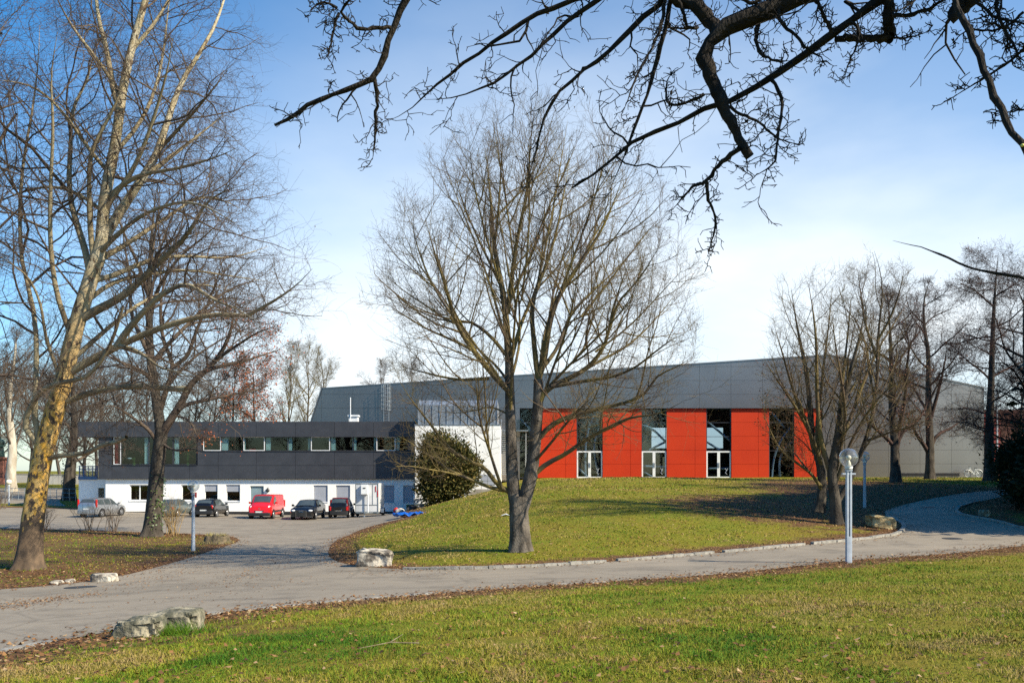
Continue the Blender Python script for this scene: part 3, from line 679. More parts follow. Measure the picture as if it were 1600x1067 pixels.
# caged roof ladder standing on the office roof
ld = thing('roof_ladder', (hx(602,85.6), 85.6, fz1), 'caged galvanised ladder climbing the dark hall wall from the flat roof', 'ladder')
LD = 86.4; la = MB(); lx0, lx1 = X(599.5,LD), X(607.5,LD)
for q in (lx0, lx1): la.tube([(q,LD,fz1-.1),(q,LD,Zp(600,LD)),(q,LD+.5,Zp(600,LD))], .035, 6)
la.build('rails', M_steel, ld)
ru = MB()
for i in range(24): zz = fz1+.1+i*.26; ru.tube([(lx0,LD,zz),(lx1,LD,zz)], .018, 5)
ru.build('rungs', M_steel, ld)
cg = MB(); cxm = (lx0+lx1)/2
for k in range(7):
    zz = Zp(641,LD)+k*(Zp(601,LD)-Zp(641,LD))/6
    cg.tube([(cxm+.45*math.cos(a), LD-.05-.75*max(0, math.sin(a)), zz) for a in np.linspace(0, math.pi, 13)], .025, 5)
for a in np.linspace(0, math.pi, 7): cg.tube([(cxm+.45*math.cos(a), LD-.05-.75*math.sin(a), Zp(641,LD)), (cxm+.45*math.cos(a), LD-.05-.75*math.sin(a), Zp(601,LD))], .02, 5)
cg.build('safety_cage', M_steel, ld)
# red louvred building further right, behind the dark tree
rb = thing('red_louvre_building', (X(1560,100), 103, 3), 'red building with horizontal slats seen past the right end of the hall', 'building')
mb = MB(); x0, x1 = X(1537,100), X(1562,100)
for i in range(15): zz = Zp(748,100)+i*.5; mb.box(x0, x1, 99.9, 100, zz, zz+.34)
mb.build('slats', pmat('red_slats', (.22,.015,.012), None, 2, .5), rb)  # slat red dimmed in the colour itself to stand in for shade
MB().box(x0+.02, x1+4, 100.05, 106, Zp(750,100), Zp(640,100)).build('wall', pmat('red_brown_wall', (.14,.05,.04), (.10,.04,.03), 2, .8), rb)
# ---------------------------------------------------------------- street lamps
M_lampw = pmat('lamp_post_paint', (.42,.46,.52), (.34,.38,.44), 6, .5)
M_globe = glassmat('globe_glass', (.86,.88,.88), 1.3, 2.2, .07)
M_mount = pmat('lamp_white', (.78,.76,.70), None, 5, .5)
M_bulb = pmat('bulb_opal', (.80,.74,.58), (.74,.68,.52), 5, .35)
def street_lamp(px, py, D, top, label, square=False, frosted=False):
    """globe lamp: base at (px,py) at depth D, globe top at row `top`"""
    b = P(px, py, D); b.z = h1(b.x, b.y); Ht = Zp(top, D)-b.z; r = .255 if not square else .27
    t = thing('street_lamp', b, label, 'street lamp', 'globe lamps along the paths')
    x, y, z = b; zt = z+Ht-2*r-.16; mb = MB()
    if square:
        for s in (-1, 1): mb.rbox(x+s*.046-.033, x+s*.046+.033, y-.055, y+.055, z+.75, zt+.02, .01)
        mb.rbox(x-.081, x+.081, y-.06, y+.06, z-.25, z+.76, .012)
        MB().box(x-.012, x+.012, y-.03, y+.03, z+.765, zt-.105).build('dark_slot', M_black, t)
        mb.box(x-.19, x+.19, y-.045, y+.045, zt-.10, zt-.05)
        mb.box(x-.085, x+.085, y-.075, y+.075, zt+.0, zt+.05)
    else:
        mb.tube([(x,y,z-.2),(x,y,z+.9),(x,y,zt+.05)], [.085,.075,.06], 14); mb.lathe((x,y,zt-.08), [(.065,0),(.09,.02),(.09,.08),(.065,.1)], 14)
    mb.build('post', M_lampw, t, 40)
    MB().lathe((x,y,zt+.05), [(.06,0),(.105,.015),(.115,.07),(.10,.11),(.05,.12)], 16).build('collar', M_mount, t, 40)
    gb = MB(); gb.ball((x,y,zt+.12+r), r, r, 28, 18); g = gb.build('globe', M_bulb if frosted else M_globe, t, 180)
    if not frosted:
        bu = MB(); bu.lathe((x,y,zt+.17), [(.075,0),(.06,.07),(.028,.15)], 12); bu.ball((x,y,zt+.39), .075, .075, 14, 9); bu.build('bulb', M_bulb, t, 60)
    return t
street_lamp(1326, 879, 25.6, 698, 'tall pale square-post globe lamp standing in the near grass edge, before the multi-stemmed tree', True)
l2 = street_lamp(302, 861, 38.8, 748, 'clear globe lamp on a round pale post between tree stump and straw-yellow canes')
MB().box(X(305,38.7)-.0, X(307.5,38.7)+.0, 38.66, 38.70, Zp(777,38.7), Zp(769,38.7)).build('red_notice', M_rcurt, l2)
street_lamp(1351, 790, 45.5, 704, 'distant globe lamp on a slim post in the shade behind the multi-stemmed tree')
street_lamp(14, 802, 82, 748, 'small white frosted globe lamp beside the far grass left of the plane tree', frosted=True)
street_lamp(21, 757, 112, 715, 'white frosted globe lamp beside the pale far tree behind the street fence', frosted=True)
pl_ = P(1558, 749, 92); pl_.z = h1(pl_.x, pl_.y)
fp = thing('flag_pole', pl_, 'slim white pole standing between the dark tree and the red louvred building', 'pole')
MB().tube([(pl_.x,pl_.y,pl_.z-.3),(pl_.x,pl_.y,pl_.z+9.0)], [.10,.07], 10).lathe((pl_.x,pl_.y,pl_.z+9), [(.07,0),(.1,.06),(.03,.14)], 10).build('pole', M_lampw, fp, 60)

# ---------------------------------------------------------------- stones, stump, litter, covers
def rock(name, px0, px1, py0, py1, label, mat, depth=.6, seed=1, cat='boulder', layers=5, topflat=.55, tilt=0):
    g = G((px0+px1)/2, py1-(py1-py0)*.12); D = g.y; r = np.random.default_rng(seed)
    w = (px1-px0)*D/F; h_ = (py1-py0)*D/F; nU, nV = 40, 22
    ph = r.uniform(0, 6.28, 40); fr = r.uniform(1, 4.5, (40, 3))
    V = []
    for j in range(nV+1):
        v = math.pi*j/nV
        for i in range(nU):
            u = 2*math.pi*i/nU
            d = Vector((math.cos(u)*math.sin(v), math.sin(u)*math.sin(v), math.cos(v)))
            p = .42   # superellipsoid
            q = Vector([math.copysign(abs(c)**p, c) for c in d])
            f = 1+sum(math.sin(fr[k].dot(np.array(d))*2.2+ph[k])*.030/(1+k*.12) for k in range(16))
            f += (r.random()-.5)*.035
            zq = q.z; x = q.x*f*w/2*.95; y = q.y*f*depth/2; z = zq*f*h_/2
            z += tilt*x
            z = z+.018*math.sin(zq*layers*3+x*2)
            V.append((g.x+x, g.y+depth*.3+y, g.z+h_*.36+z))
    Fa = [(j*nU+i, j*nU+(i+1)%nU, (j+1)*nU+(i+1)%nU, (j+1)*nU+i) for j in range(nV) for i in range(nU)]
    o = np_mesh(name, np.array(V)-np.array(g), Fa, mat, smooth=35); o.location = g; ORIG[o.name] = g
    return tag(o, label, cat, 'stones along the road')
M_stone = pmat('mossy_limestone', (.08,.078,.05), (.34,.30,.21), 5, .9, bump=1.0, bscale=14, lo=.36, hi=.62)
M_stone2 = pmat('pale_limestone', (.10,.085,.07), (.50,.45,.37), 3.2, .9, bump=.9, bscale=9, lo=.40, hi=.56)
M_sand = pmat('yellow_sandstone', (.26,.17,.07), (.60,.46,.24), 4, .9, bump=.9, bscale=9, stretch=(1,1,3))
rock('boulder', 175, 250, 968, 1000, 'low mossy boulder at the near road edge, left half of the long pair', M_stone, .55, 3, tilt=.12)
rock('boulder', 226, 310, 956, 990, 'mossy boulder with yellow lichen at the near road edge, right of the long pair', M_stone, .6, 8, tilt=.05)
rock('boulder', 555, 611, 859, 888, 'pale split limestone block at the rounded corner of the hill lawn', M_stone2, .8, 5, tilt=-.08)
rock('boulder', 1361, 1400, 806, 828, 'yellow sandstone boulder by the road bend, sunlit against the shade', M_sand, .9, 11, tilt=-.15)
rock('stone_slab', 139, 179, 897, 911, 'flat pale stone slab on the left lawn edge beside the road', M_stone2, .5, 17, 'stone', tilt=-.04)
rock('stone_slab', 77, 94, 908, 913, 'small flat pale stone sunk in the left lawn edge, nearest the plane tree', M_stone2, .35, 19, 'stone')
rock('stone_slab', 100, 114, 906, 911, 'thin pale stone between the small sunk stone and the flat slab', M_stone2, .3, 23, 'stone')
rock('boulder', 1534, 1546, 797, 808, 'small grey stone in the dark planting bed at the right bend', M_stone, .5, 29)
g = G(335, 850)
sp = thing('tree_stump', g, 'broad mossy tree stump in dry grass beside the left globe lamp', 'tree stump')
V = []; nU = 40
for j, (rr, zz) in enumerate(((.74,-.1),(.66,.05),(.58,.2),(.55,.36),(.52,.40),(.02,.40))):
    for i in range(nU):
        a = 2*math.pi*i/nU; k = 1+.10*math.sin(5*a+1)+.05*math.sin(11*a); V.append((g.x+rr*k*math.cos(a), g.y+.3+rr*k*.8*math.sin(a), g.z+zz+(.04*math.sin(3*a) if j > 2 else 0)))
np_mesh('stump_wood', V, [(j*nU+i, j*nU+(i+1)%nU, (j+1)*nU+(i+1)%nU, (j+1)*nU+i) for j in range(5) for i in range(nU)], pmat('stump_bark', (.06,.05,.03), (.17,.13,.08), 7, .95, bump=.8), sp, smooth=45)
mb = MB()
for i in range(500):
    a = random.uniform(0, 6.28); r_ = random.uniform(.25,.95); p = Vector((g.x+r_*math.cos(a), g.y+.3+r_*.8*math.sin(a), 0)); p.z = g.z+(.40 if r_ < .55 else .03)
    d = Vector((random.gauss(0,.6), random.gauss(0,.6), 1)).normalized()*random.uniform(.08,.26); s_ = Vector((d.y, -d.x, 0)).normalized()*.008
    if d.x or d.y: mb.add([p-s_, p+s_, p+d], [(0,1,2)])
tag(mb.build('dry_grass', pmat('dry_grass_blades', (.34,.27,.10), (.22,.20,.06), 6, .9), sp), kind='stuff')
M_iron = pmat('cast_iron', (.05,.048,.045), (.08,.075,.07), 20, .55, .5, bump=.3)
for px, py, lb, r_ in ((126,918,'round dark manhole cover in the road beside the left lawn',.42),(1449,793,'round manhole cover in the shaded road bend',.34),(1488,842,'round manhole cover in the sunlit road below the bend',.36)):
    g = G(px, py); n = (Vector((0, h1(g.x,g.y+.3)-h1(g.x,g.y-.3), 0))); sl_y = n.y/.6; sl_x = (h1(g.x+.3,g.y)-h1(g.x-.3,g.y))/.6
    V = []; nU = 32
    for rr, zz in ((r_,.014),(r_,.024),(r_*.93,.024),(r_*.9,.019),(.001,.019)):
        for i in range(nU): a = 2*math.pi*i/nU; dx, dy = rr*math.cos(a), rr*math.sin(a); V.append((dx, dy, zz+dx*sl_x+dy*sl_y))
    o = np_mesh('manhole_cover', V, [(j*nU+i, j*nU+(i+1)%nU, (j+1)*nU+(i+1)%nU, (j+1)*nU+i) for j in range(4) for i in range(nU)], M_iron); o.location = g
    tag(o, lb, 'manhole cover', 'manhole covers in the road')
# rubbish by the low wall
g = G(640, 806)
tp = MB(); nU = 26; r7 = np.random.default_rng(4)
V = np.array([[(i/nU-.5)*2.0, (j/8-.5)*.8, .08+.07*math.sin(i*.9+j)+.06*math.sin(j*1.7+i*.4)+.05*r7.random()] for j in range(9) for i in range(nU+1)])
o = np_mesh('tarpaulin', V, [(j*(nU+1)+i, j*(nU+1)+i+1, (j+1)*(nU+1)+i+1, (j+1)*(nU+1)+i) for j in range(8) for i in range(nU)], pmat('blue_tarp', (.01,.13,.55), (.01,.09,.40), 3, .4), smooth=40)
o.location = (g.x, g.y, g.z+.03); o.rotation_euler = (0, -.03, .25); sm = o.modifiers.new('s', 'SOLIDIFY'); sm.thickness = .02
tag(o, 'crumpled bright blue tarpaulin on the ground below the evergreen bush', 'tarpaulin')
def bag(px, py, w, h_, m, name, lb, cat, D=None, seed=0):
    g = G(px, py) if D is None else Vector((X(px,D), D, h1(X(px,D),D))); r = np.random.default_rng(seed); V = []; nU, nV = 18, 10; ph = r.uniform(0,6,6)
    for j in range(nV+1):
        for i in range(nU):
            a = 2*math.pi*i/nU; v = math.pi*j/nV; f = 1+.12*math.sin(3*a+ph[0]+v*2)+.08*math.sin(5*a+ph[1])+.05*r.random()
            V.append((w/2*math.sin(v)**.7*math.cos(a)*f, w/2.4*math.sin(v)**.7*math.sin(a)*f, h_/2-h_/2*math.cos(v)*(1+.1*math.sin(2*a+ph[2]))))
    o = np_mesh(name, V, [(j*nU+i, j*nU+(i+1)%nU, (j+1)*nU+(i+1)%nU, (j+1)*nU+i) for j in range(nV) for i in range(nU)], m, smooth=40); o.location = g
    return tag(o, lb, cat, 'rubbish beside the low wall')
M_bag = pmat('black_sack', (.012,.012,.014), (.03,.03,.032), 6, .35)
bag(645, 808, 1.0, .75, M_bag, 'rubbish_bag', 'black rubbish sack lying above the blue tarpaulin', 'bag', 72.5, 1)
bag(655, 805, .8, .6, M_bag, 'rubbish_bag', 'smaller black sack against the low concrete wall', 'bag', 73.3, 2)
bag(626, 803, .9, .5, pmat('white_sack', (.6,.58,.54), (.45,.43,.40), 4, .8), 'cement_sack', 'slumped white sack at the foot of the last shutter', 'bag', 76.3, 3)
bag(619, 803, .45, .55, M_rcurt, 'red_bucket', 'small red bag beside the slumped white sack', 'bag', 76.3, 4)
cr_ = thing('green_crate', (X(643,75.2), 75.2, 0), 'dark green crate standing behind the black rubbish sacks', 'crate', 'rubbish beside the low wall')
mb = MB(); x, y, z = X(643,75.2), 75.2, h1(X(643,75.2),75.2); mb.box(x-.4,x+.4,y-.3,y-.27,z,z+.75); mb.box(x-.4,x+.4,y+.27,y+.3,z,z+.75); mb.box(x-.4,x-.37,y-.27,y+.27,z,z+.75); mb.box(x+.37,x+.4,y-.27,y+.27,z,z+.75); mb.box(x-.37,x+.37,y-.27,y+.27,z,z+.03); mb.box(x-.44,x+.44,y-.34,y+.34,z+.75,z+.8)
mb.build('box', pmat('green_plastic', (.02,.10,.04), None, 4, .5), cr_)
eb = thing('meter_cabinet', (X(653,75.3), 75.3, 0), 'small grey cabinet with a notice, on the ground at the corner of the white block', 'cabinet')
x, y, z = X(653.5,75.2), 75.2, h1(X(653,75.2),75.2); MB().rbox(x-.38,x+.38,y-.2,y+.2,z-.1,z+1.25,.03).build('housing', pmat('grey_cabinet', (.25,.27,.29), None, 4, .5), eb)
MB().box(x-.22,x+.22,y-.215,y-.203,z+.55,z+1.05).build('notice', M_alu, eb)
g = G(790, 806); mb = MB()
o = np_mesh('litter_scrap', [(-.2,-.1,.02),(0,-.12,.09),(.2,-.08,.03),(-.18,.1,.05),(.02,.12,.12),(.19,.1,.04)], [(0,1,4,3),(1,2,5,4)], M_alu); o.location = g; tag(o, 'white scrap of paper on the hill lawn left of the big tree', 'litter')
# fallen stick on the near lawn
for (a, b, lb) in (((560,1017),(655,1010),'thin fallen stick lying in the near grass, broken into two lengths'),):
    p, q = G(*a), G(*b); mb = MB(); mb.tube([p+Vector((0,0,.03)), (p+q)/2+Vector((0,.06,.06)), q+Vector((0,0,.04))], [.004,.006,.008], 6)
    m_ = (p+q)/2; mb.tube([m_+Vector((0,.06,.06)), m_+Vector((.12,.2,.12))], [.006,.003], 5)
    o = mb.build('fallen_stick', pmat('stick_bark', (.12,.09,.05), (.28,.23,.14), 14, .9)); tag(o, 'thin pale fallen stick lying in the near lawn', 'stick')

# ---------------------------------------------------------------- vehicles
M_tyre = pmat('tyre_rubber', (.012,.012,.013), None, 10, .85)
M_rim = pmat('wheel_rim', (.50,.51,.53), (.42,.43,.45), 10, .35, .7)
M_cglass = pmat('car_glass', (.045,.06,.065), (.06,.075,.08), 2, .06, spec=.8)  # base colour lifted towards teal to stand in for reflected sky and wall
M_head = pmat('headlamp_glass', (.72,.74,.76), (.60,.62,.64), 20, .12)
M_tail = pmat('tail_lamp', (.50,.012,.012), (.40,.01,.01), 12, .2)
M_plate = pmat('number_plate_white', (.75,.75,.72), None, 20, .5)
M_chrome = pmat('chrome', (.65,.66,.68), None, 10, .15, 1.0)
def paint(name, c, metal=.3): 
    m = pmat(name, c, tuple(v*.93 for v in c), 2, .28, metal); m.node_tree.nodes['Principled BSDF'].inputs['Coat Weight'].default_value = .7; m.node_tree.nodes['Principled BSDF'].inputs['Coat Roughness'].default_value = .06
    return m
def vehicle(name, label, cat, px, py, D, head, sp, pm):
    """local axes: +x forward, z up. sp: stations (x, belt z, top z, belt half width, top half width)"""
    x = X(px, D); z = h1(x, D)+.012
    t = thing(name, (x, D, z), label, cat, 'vehicles parked along the office', rotz=head)
    st = sp['st']; zb = sp.get('zb', .22); rows = []
    # densify
    xs = np.array([s[0] for s in st]); fine = np.unique(np.r_[np.linspace(xs[0], xs[-1], 40), xs])
    itp = lambda q, k: np.interp(q, xs, [s[k] for s in st])
    L0, L1 = xs[0], xs[-1]
    def sec(q):
        b, tp, wb, wt = (itp(q, k) for k in (1,2,3,4)); e = min(q-L0, L1-q); pin = 1-.10*max(0, 1-e/.35)**2; wb *= pin; wt *= pin; lift = .10*max(0, 1-e/.3)**1.5
        return [(0,zb+lift),(wb*.86,zb+lift),(wb*.96,zb+.1+lift),(wb,zb+.33),(wb*.995,(zb+.33+b)/2+.08),(wb*.97,b),(wt+.02,tp-.06),(wt*.93,tp-.02),(wt*.6,tp),(0,tp+.015)]
    vs = []; fs = []
    for q in fine:
        s = sec(q); ring = [(q, y, zz) for y, zz in s]+[(q, -y, zz) for y, zz in s[-2:0:-1]]; vs += ring
    m = len(ring); n = len(fine)
    for i in range(n-1):
        for k in range(m): fs.append((i*m+k, i*m+(k+1)%m, (i+1)*m+(k+1)%m, (i+1)*m+k))
    fs += [tuple(range(m)), tuple(range((n-1)*m, n*m))[::-1]]
    body = MB().add(vs, fs).build('body', pm, t, 32, local=True)
    def side(q, f, off=.012):      # point on the side glass band, f 0 belt .. 1 roof
        b, tp, wb, wt = (itp(q, k) for k in (1,2,3,4)); return (q, (wb*.97+(wt+.02-wb*.97)*f)+off, b+(tp-.06-b)*f)
    for sgn in (1, -1):
        for a, b, a2, b2 in sp['side']:
            g = MB(); pts = [side(q, .06) for q in np.linspace(a, b, 5)]+[side(q, .93) for q in np.linspace(b2, a2, 5)]
            g.poly([(p[0], p[1]*sgn, p[2]) for p in pts]); g.build('side_window', M_cglass, t, local=True)
    for nm, (a, b, ka, kb) in (('windscreen', sp['ws']), ('rear_window', sp['rw'])):
        if a is None: continue
        g = MB(); rr = []
        for f in np.linspace(.05, .93, 6):
            q = a+(b-a)*f; tp = itp(q, 2); wt = itp(q, 4)
            dz_ = .022
            dx_ = .014*(1 if nm == 'windscreen' else -1)
            rr.append([(q+dx_, y*wt, tp+dz_*(1-.3*abs(y))-(.035 if abs(y) > .8 else 0)) for y in (-.9,-.55,0,.55,.9)])
        for i in range(5):
            for k in range(4): g.poly([rr[i][k], rr[i][k+1], rr[i+1][k+1], rr[i+1][k]])
        g.build(nm, M_cglass, t, 180, local=True)
    w = itp(0, 3); wr = sp.get('wr', .31)
    for xw in sp['wheels']:
        for sgn in (1, -1):
            yw = (itp(xw, 3)-.09)*sgn
            MB().lathe((xw, yw+.092*sgn, wr+.02), [(.001,0),(wr+.075,0),(wr+.075,.006),(.001,.006)] if sgn > 0 else [(.001,-.006),(wr+.075,-.006),(wr+.075,0),(.001,0)], 24, 'y').build('wheel_arch', M_black, t, local=True)
            wh = MB(); wh.lathe((xw, yw, wr), [(wr*.62,-.1),(wr*.93,-.1),(wr,-.07),(wr,.07),(wr*.93,.115 if sgn > 0 else .1),(wr*.62,.115 if sgn > 0 else .1)] if sgn > 0 else [(wr*.62,-.115),(wr*.93,-.115),(wr,-.07),(wr,.07),(wr*.93,.1),(wr*.62,.1)], 24, 'y'); wo = wh.build('wheel', M_tyre, t, 40, local=True)
            rm_ = MB(); yy = yw+.108*sgn
            rm_.torus((xw, yy, wr), wr*.60, .018, 'y', 20, 5); rm_.lathe((xw, yy, wr), [(.001,-.01),(.07,-.01),(.07,.012),(.001,.012)], 12, 'y')
            for k in range(7): a = 2*math.pi*k/7; rm_.tube([(xw+.05*math.cos(a), yy, wr+.05*math.sin(a)), (xw+wr*.6*math.cos(a), yy, wr+wr*.6*math.sin(a))], .024, 4)
            rm_.build('rim', M_rim, wo, 40, local=True)
    ff = L1; fb = L0; wf = itp(L1, 3)*.9; wbk = itp(L0, 3)*.9
    for sgn in (1, -1):
        hx_, hy, hz_, sx, sy, sz = sp['head']; b = MB(); b.ball((hx_, hy*sgn, hz_), 1, 1, 14, 8); b.v = [(hx_+(p[0]-hx_)*sx, hy*sgn+(p[1]-hy*sgn)*sy, hz_+(p[2]-hz_)*sz) for p in b.v]; b.build('headlight', M_head, t, 60, local=True)
        tx, ty, tz0, tz1, tw = sp['tail']; MB().rbox(tx-.05, tx+.10, ty*sgn-tw/2, ty*sgn+tw/2, tz0, tz1, .03).build('tail_light', M_tail, t, 40, local=True)
        if 'mirror' in sp:
            mx_, mz_ = sp['mirror']; yw = itp(mx_, 3)*.97; b = MB(); b.rbox(mx_-.06, mx_+.06, min(sgn*(yw+.05), sgn*(yw+.24)), max(sgn*(yw+.05), sgn*(yw+.24)), mz_, mz_+.16, .04); b.tube([(mx_, sgn*(yw-.03), mz_+.03), (mx_, sgn*(yw+.1), mz_+.06)], .025, 5); b.build('mirror', sp.get('mm', pm), t, 40, local=True)
    for nm, xq, zq in (('number_plate', ff, sp['pf']), ('number_plate', fb, sp['pb'])):
        s_ = 1 if xq == ff else -1; b = MB(); b.box(min(xq+s_*.005, xq+s_*.035), max(xq+s_*.005, xq+s_*.035), -.26, .26, zq, zq+.115); o = b.build(nm, M_plate, t, local=True)
        b = MB(); b.box(min(xq+s_*.036, xq+s_*.038), max(xq+s_*.036, xq+s_*.038), -.26 if s_ < 0 else .22, -.22 if s_ < 0 else .26, zq, zq+.115); b.build('blue_band', M_blue, o, local=True)
    for (x0,x1,y0,y1,z0,z1,r_,mm,nm) in sp.get('extra', ()):
        MB().rbox(x0,x1,y0,y1,z0,z1,r_).build(nm, mm, t, 40, local=True)
    return t
NY = -math.pi/2; PY_ = math.pi/2
M_redp = paint('red_van_paint', (.60,.012,.012), .0); M_blk = paint('black_car_paint', (.008,.008,.010), .2); M_sil = paint('silver_paint', (.36,.38,.41), .6); M_teal = paint('grey_green_paint', (.13,.18,.19), .5); M_smr = paint('dark_red_paint', (.18,.008,.010), .1)
# red panel van, nose to the camera
van = vehicle('delivery_van', 'bright red panel van parked nose out in front of the grey door', 'van', 417, 810, 69.8, NY,
    dict(st=[(-2.15,1.12,1.72,.86,.74),(-2.08,1.14,1.80,.89,.78),(.45,1.14,1.84,.90,.79),(.85,1.12,1.76,.90,.76),(1.5,1.06,1.20,.90,.72),(2.0,.93,.98,.87,.70),(2.18,.62,.70,.80,.62)],
    side=[(.42,1.32,.52,.84)], ws=(1.46,.84,0,0), rw=(None,0,0,0), wheels=(1.35,-1.35), wr=.33, head=(1.78,.68,.90,.26,.13,.13), tail=(-2.17,.84,.8,1.35,.10), mirror=(1.05,1.14), pf=.50, pb=.75,
    extra=[(1.88,2.24,-.84,.84,.25,.50,.09,M_black,'front_bumper'),(2.06,2.20,-.36,.36,.57,.66,.03,M_black,'grille'),(-1.0,.98,.885,.925,.50,.62,.015,M_black,'side_moulding'),(-1.0,.98,-.925,-.885,.50,.62,.015,M_black,'side_moulding'),(-2.24,-1.98,-.86,.86,.28,.52,.09,M_black,'rear_bumper')]), M_redp)
mb = MB(); mb.lathe((2.135,0,.79), [(.001,-.01),(.075,-.01),(.075,.012),(.001,.012)], 12, 'x'); mb.build('bonnet_emblem', M_chrome, van, 40, local=True)
# black executive saloon/estate, nose to the camera
sed = vehicle('parked_car', 'black estate car with chrome-edged grille, parked nose out right of the red van', 'car', 482, 811, 69.3, NY,
    dict(st=[(-2.4,.92,1.0,.84,.62),(-2.2,.98,1.18,.90,.66),(-1.75,.98,1.42,.92,.62),(-.6,.97,1.48,.92,.62),(.25,.96,1.45,.92,.62),(1.05,.92,1.0,.92,.74),(2.0,.82,.88,.90,.72),(2.42,.60,.66,.84,.60)],
    side=[(-.05,.62,.0,.32),(-1.05,-.12,-1.0,-.12),(-1.95,-1.15,-1.7,-1.12)], ws=(1.0,.3,0,0), rw=(-2.2,-1.8,0,0), wheels=(1.45,-1.4), wr=.33, head=(2.17,.64,.70,.20,.19,.085), tail=(-2.38,.72,.75,.98,.22), mirror=(.72,.97), pf=.46, pb=.62,
    extra=[(2.36,2.46,-.36,.36,.28,.74,.03,M_black,'grille'),(2.30,2.44,-.80,.80,.24,.34,.04,M_black,'front_spoiler'),(2.40,2.475,-.38,.38,.735,.76,.012,M_chrome,'grille_trim'),(2.40,2.475,-.40,-.375,.28,.735,.01,M_chrome,'grille_trim'),(2.40,2.475,.375,.40,.28,.735,.01,M_chrome,'grille_trim')]), M_blk)
mb = MB()
for k in range(4): mb.torus((2.475, -.12+.08*k, .665), .05, .010, 'x', 16, 5)
mb.build('ring_emblem', M_chrome, sed, local=True)
# small two-tone city car, tail to the camera
sm_ = vehicle('parked_car', 'short two-tone dark red and black city car parked tail out beside the white trailer', 'car', 534, 808.5, 70.0, PY_,
    dict(st=[(-1.30,.85,.92,.74,.60),(-1.20,.95,1.30,.78,.60),(-.95,.97,1.52,.79,.60),(.0,.96,1.56,.79,.60),(.35,.95,1.48,.79,.60),(.95,.90,1.0,.78,.62),(1.25,.60,.68,.72,.52)],
    side=[(-.05,.72,.0,.40),(-.85,-.15,-.75,-.15)], ws=(.92,.38,0,0), rw=(-1.24,-.97,0,0), wheels=(.95,-.93), wr=.29, head=(1.02,.54,.72,.16,.14,.12), tail=(-1.27,.64,.62,.92,.13), mirror=(.6,.96), pf=.4, pb=.60, mm=M_black,
    extra=[(-1.36,-1.10,-.72,.72,.26,.58,.09,M_black,'rear_bumper'),(-1.335,-1.22,-.55,.55,.60,.90,.03,M_blk,'tailgate'),(-.92,.36,-.56,.56,1.50,1.585,.04,M_smr,'roof_panel'),(-1.25,-1.0,.62,.80,.60,1.0,.04,M_smr,'safety_frame'),(-1.25,-1.0,-.80,-.62,.60,1.0,.04,M_smr,'safety_frame'),(-1.20,-1.02,.56,.70,1.0,1.45,.03,M_smr,'safety_frame'),(-1.20,-1.02,-.70,-.56,1.0,1.45,.03,M_smr,'safety_frame')]), M_blk)
# black hatchback, tail to the camera
hb = vehicle('parked_car', 'black hatchback with round red tail lamps, parked tail out right of the left globe lamp', 'car', 331.5, 806.5, 71.9, PY_-.03,
    dict(st=[(-1.92,.88,.96,.76,.60),(-1.80,.94,1.12,.82,.62),(-1.40,.95,1.40,.83,.58),(-.5,.94,1.46,.83,.60),(.2,.93,1.42,.83,.60),(.85,.90,1.0,.83,.66),(1.6,.82,.88,.80,.62),(1.93,.55,.62,.74,.54)],
    side=[(-.05,.66,.0,.30),(-1.35,-.15,-1.15,-.15)], ws=(.82,.25,0,0), rw=(-1.80,-1.44,0,0), wheels=(1.2,-1.2), wr=.30, head=(1.72,.58,.68,.16,.15,.11), tail=(-1.86,.66,.72,.98,.16), mirror=(.62,.93), pf=.42, pb=.52,
    extra=[(-1.98,-1.75,-.76,.76,.26,.56,.09,M_black,'rear_bumper')]), M_blk)
mb = MB(); mb.torus((-1.89,0,.88), .055, .012, 'x', 16, 5); mb.tube([(-1.895,-.03,.91),(-1.895,0,.84),(-1.895,.03,.91)], .01, 4); mb.build('tailgate_emblem', M_chrome, hb, local=True)
# silver estate, left end
vehicle('parked_car', 'silver estate car with tall red tail lamps, parked at the left end of the row', 'car', 160, 808, 71.6, PY_-.16,
    dict(st=[(-2.05,.90,1.0,.80,.66),(-1.98,.96,1.18,.84,.66),(-1.75,.98,1.46,.85,.60),(-.7,.96,1.52,.85,.61),(.25,.94,1.46,.85,.61),(1.0,.90,.99,.85,.68),(1.75,.80,.86,.83,.64),(2.08,.55,.62,.76,.56)],
    side=[(-.02,.78,.05,.36),(-.85,-.1,-.85,-.1),(-1.72,-.95,-1.62,-.93)], ws=(.96,.3,0,0), rw=(-1.99,-1.77,0,0), wheels=(1.3,-1.28), wr=.31, head=(1.85,.60,.68,.17,.15,.11), tail=(-1.95,.78,.80,1.40,.12), mirror=(.74,.95), pf=.42, pb=.60,
    extra=[(-2.10,-1.85,-.80,.80,.26,.56,.09,M_sil,'rear_bumper')]), M_sil)
# grey green saloon half behind the trunk
vehicle('parked_car', 'grey-green older saloon parked tail out, half hidden behind the ivy-clad trunk', 'car', 274, 806.5, 72.4, PY_-.08,
    dict(st=[(-2.1,.86,.95,.80,.64),(-1.9,.90,1.0,.84,.70),(-1.45,.90,1.04,.84,.70),(-1.0,.90,1.38,.84,.58),(-.2,.90,1.41,.84,.59),(.3,.90,1.37,.84,.59),(1.0,.87,.96,.84,.68),(1.8,.78,.84,.82,.66),(2.12,.52,.62,.78,.58)],
    side=[(-.02,.78,.05,.36),(-1.2,-.1,-.95,-.1)], ws=(.96,.33,0,0), rw=(-1.45,-1.02,0,0), wheels=(1.3,-1.3), wr=.30, head=(1.9,.62,.66,.15,.15,.10), tail=(-2.04,.66,.64,.84,.26), mirror=(.76,.90), pf=.40, pb=.50), M_teal)
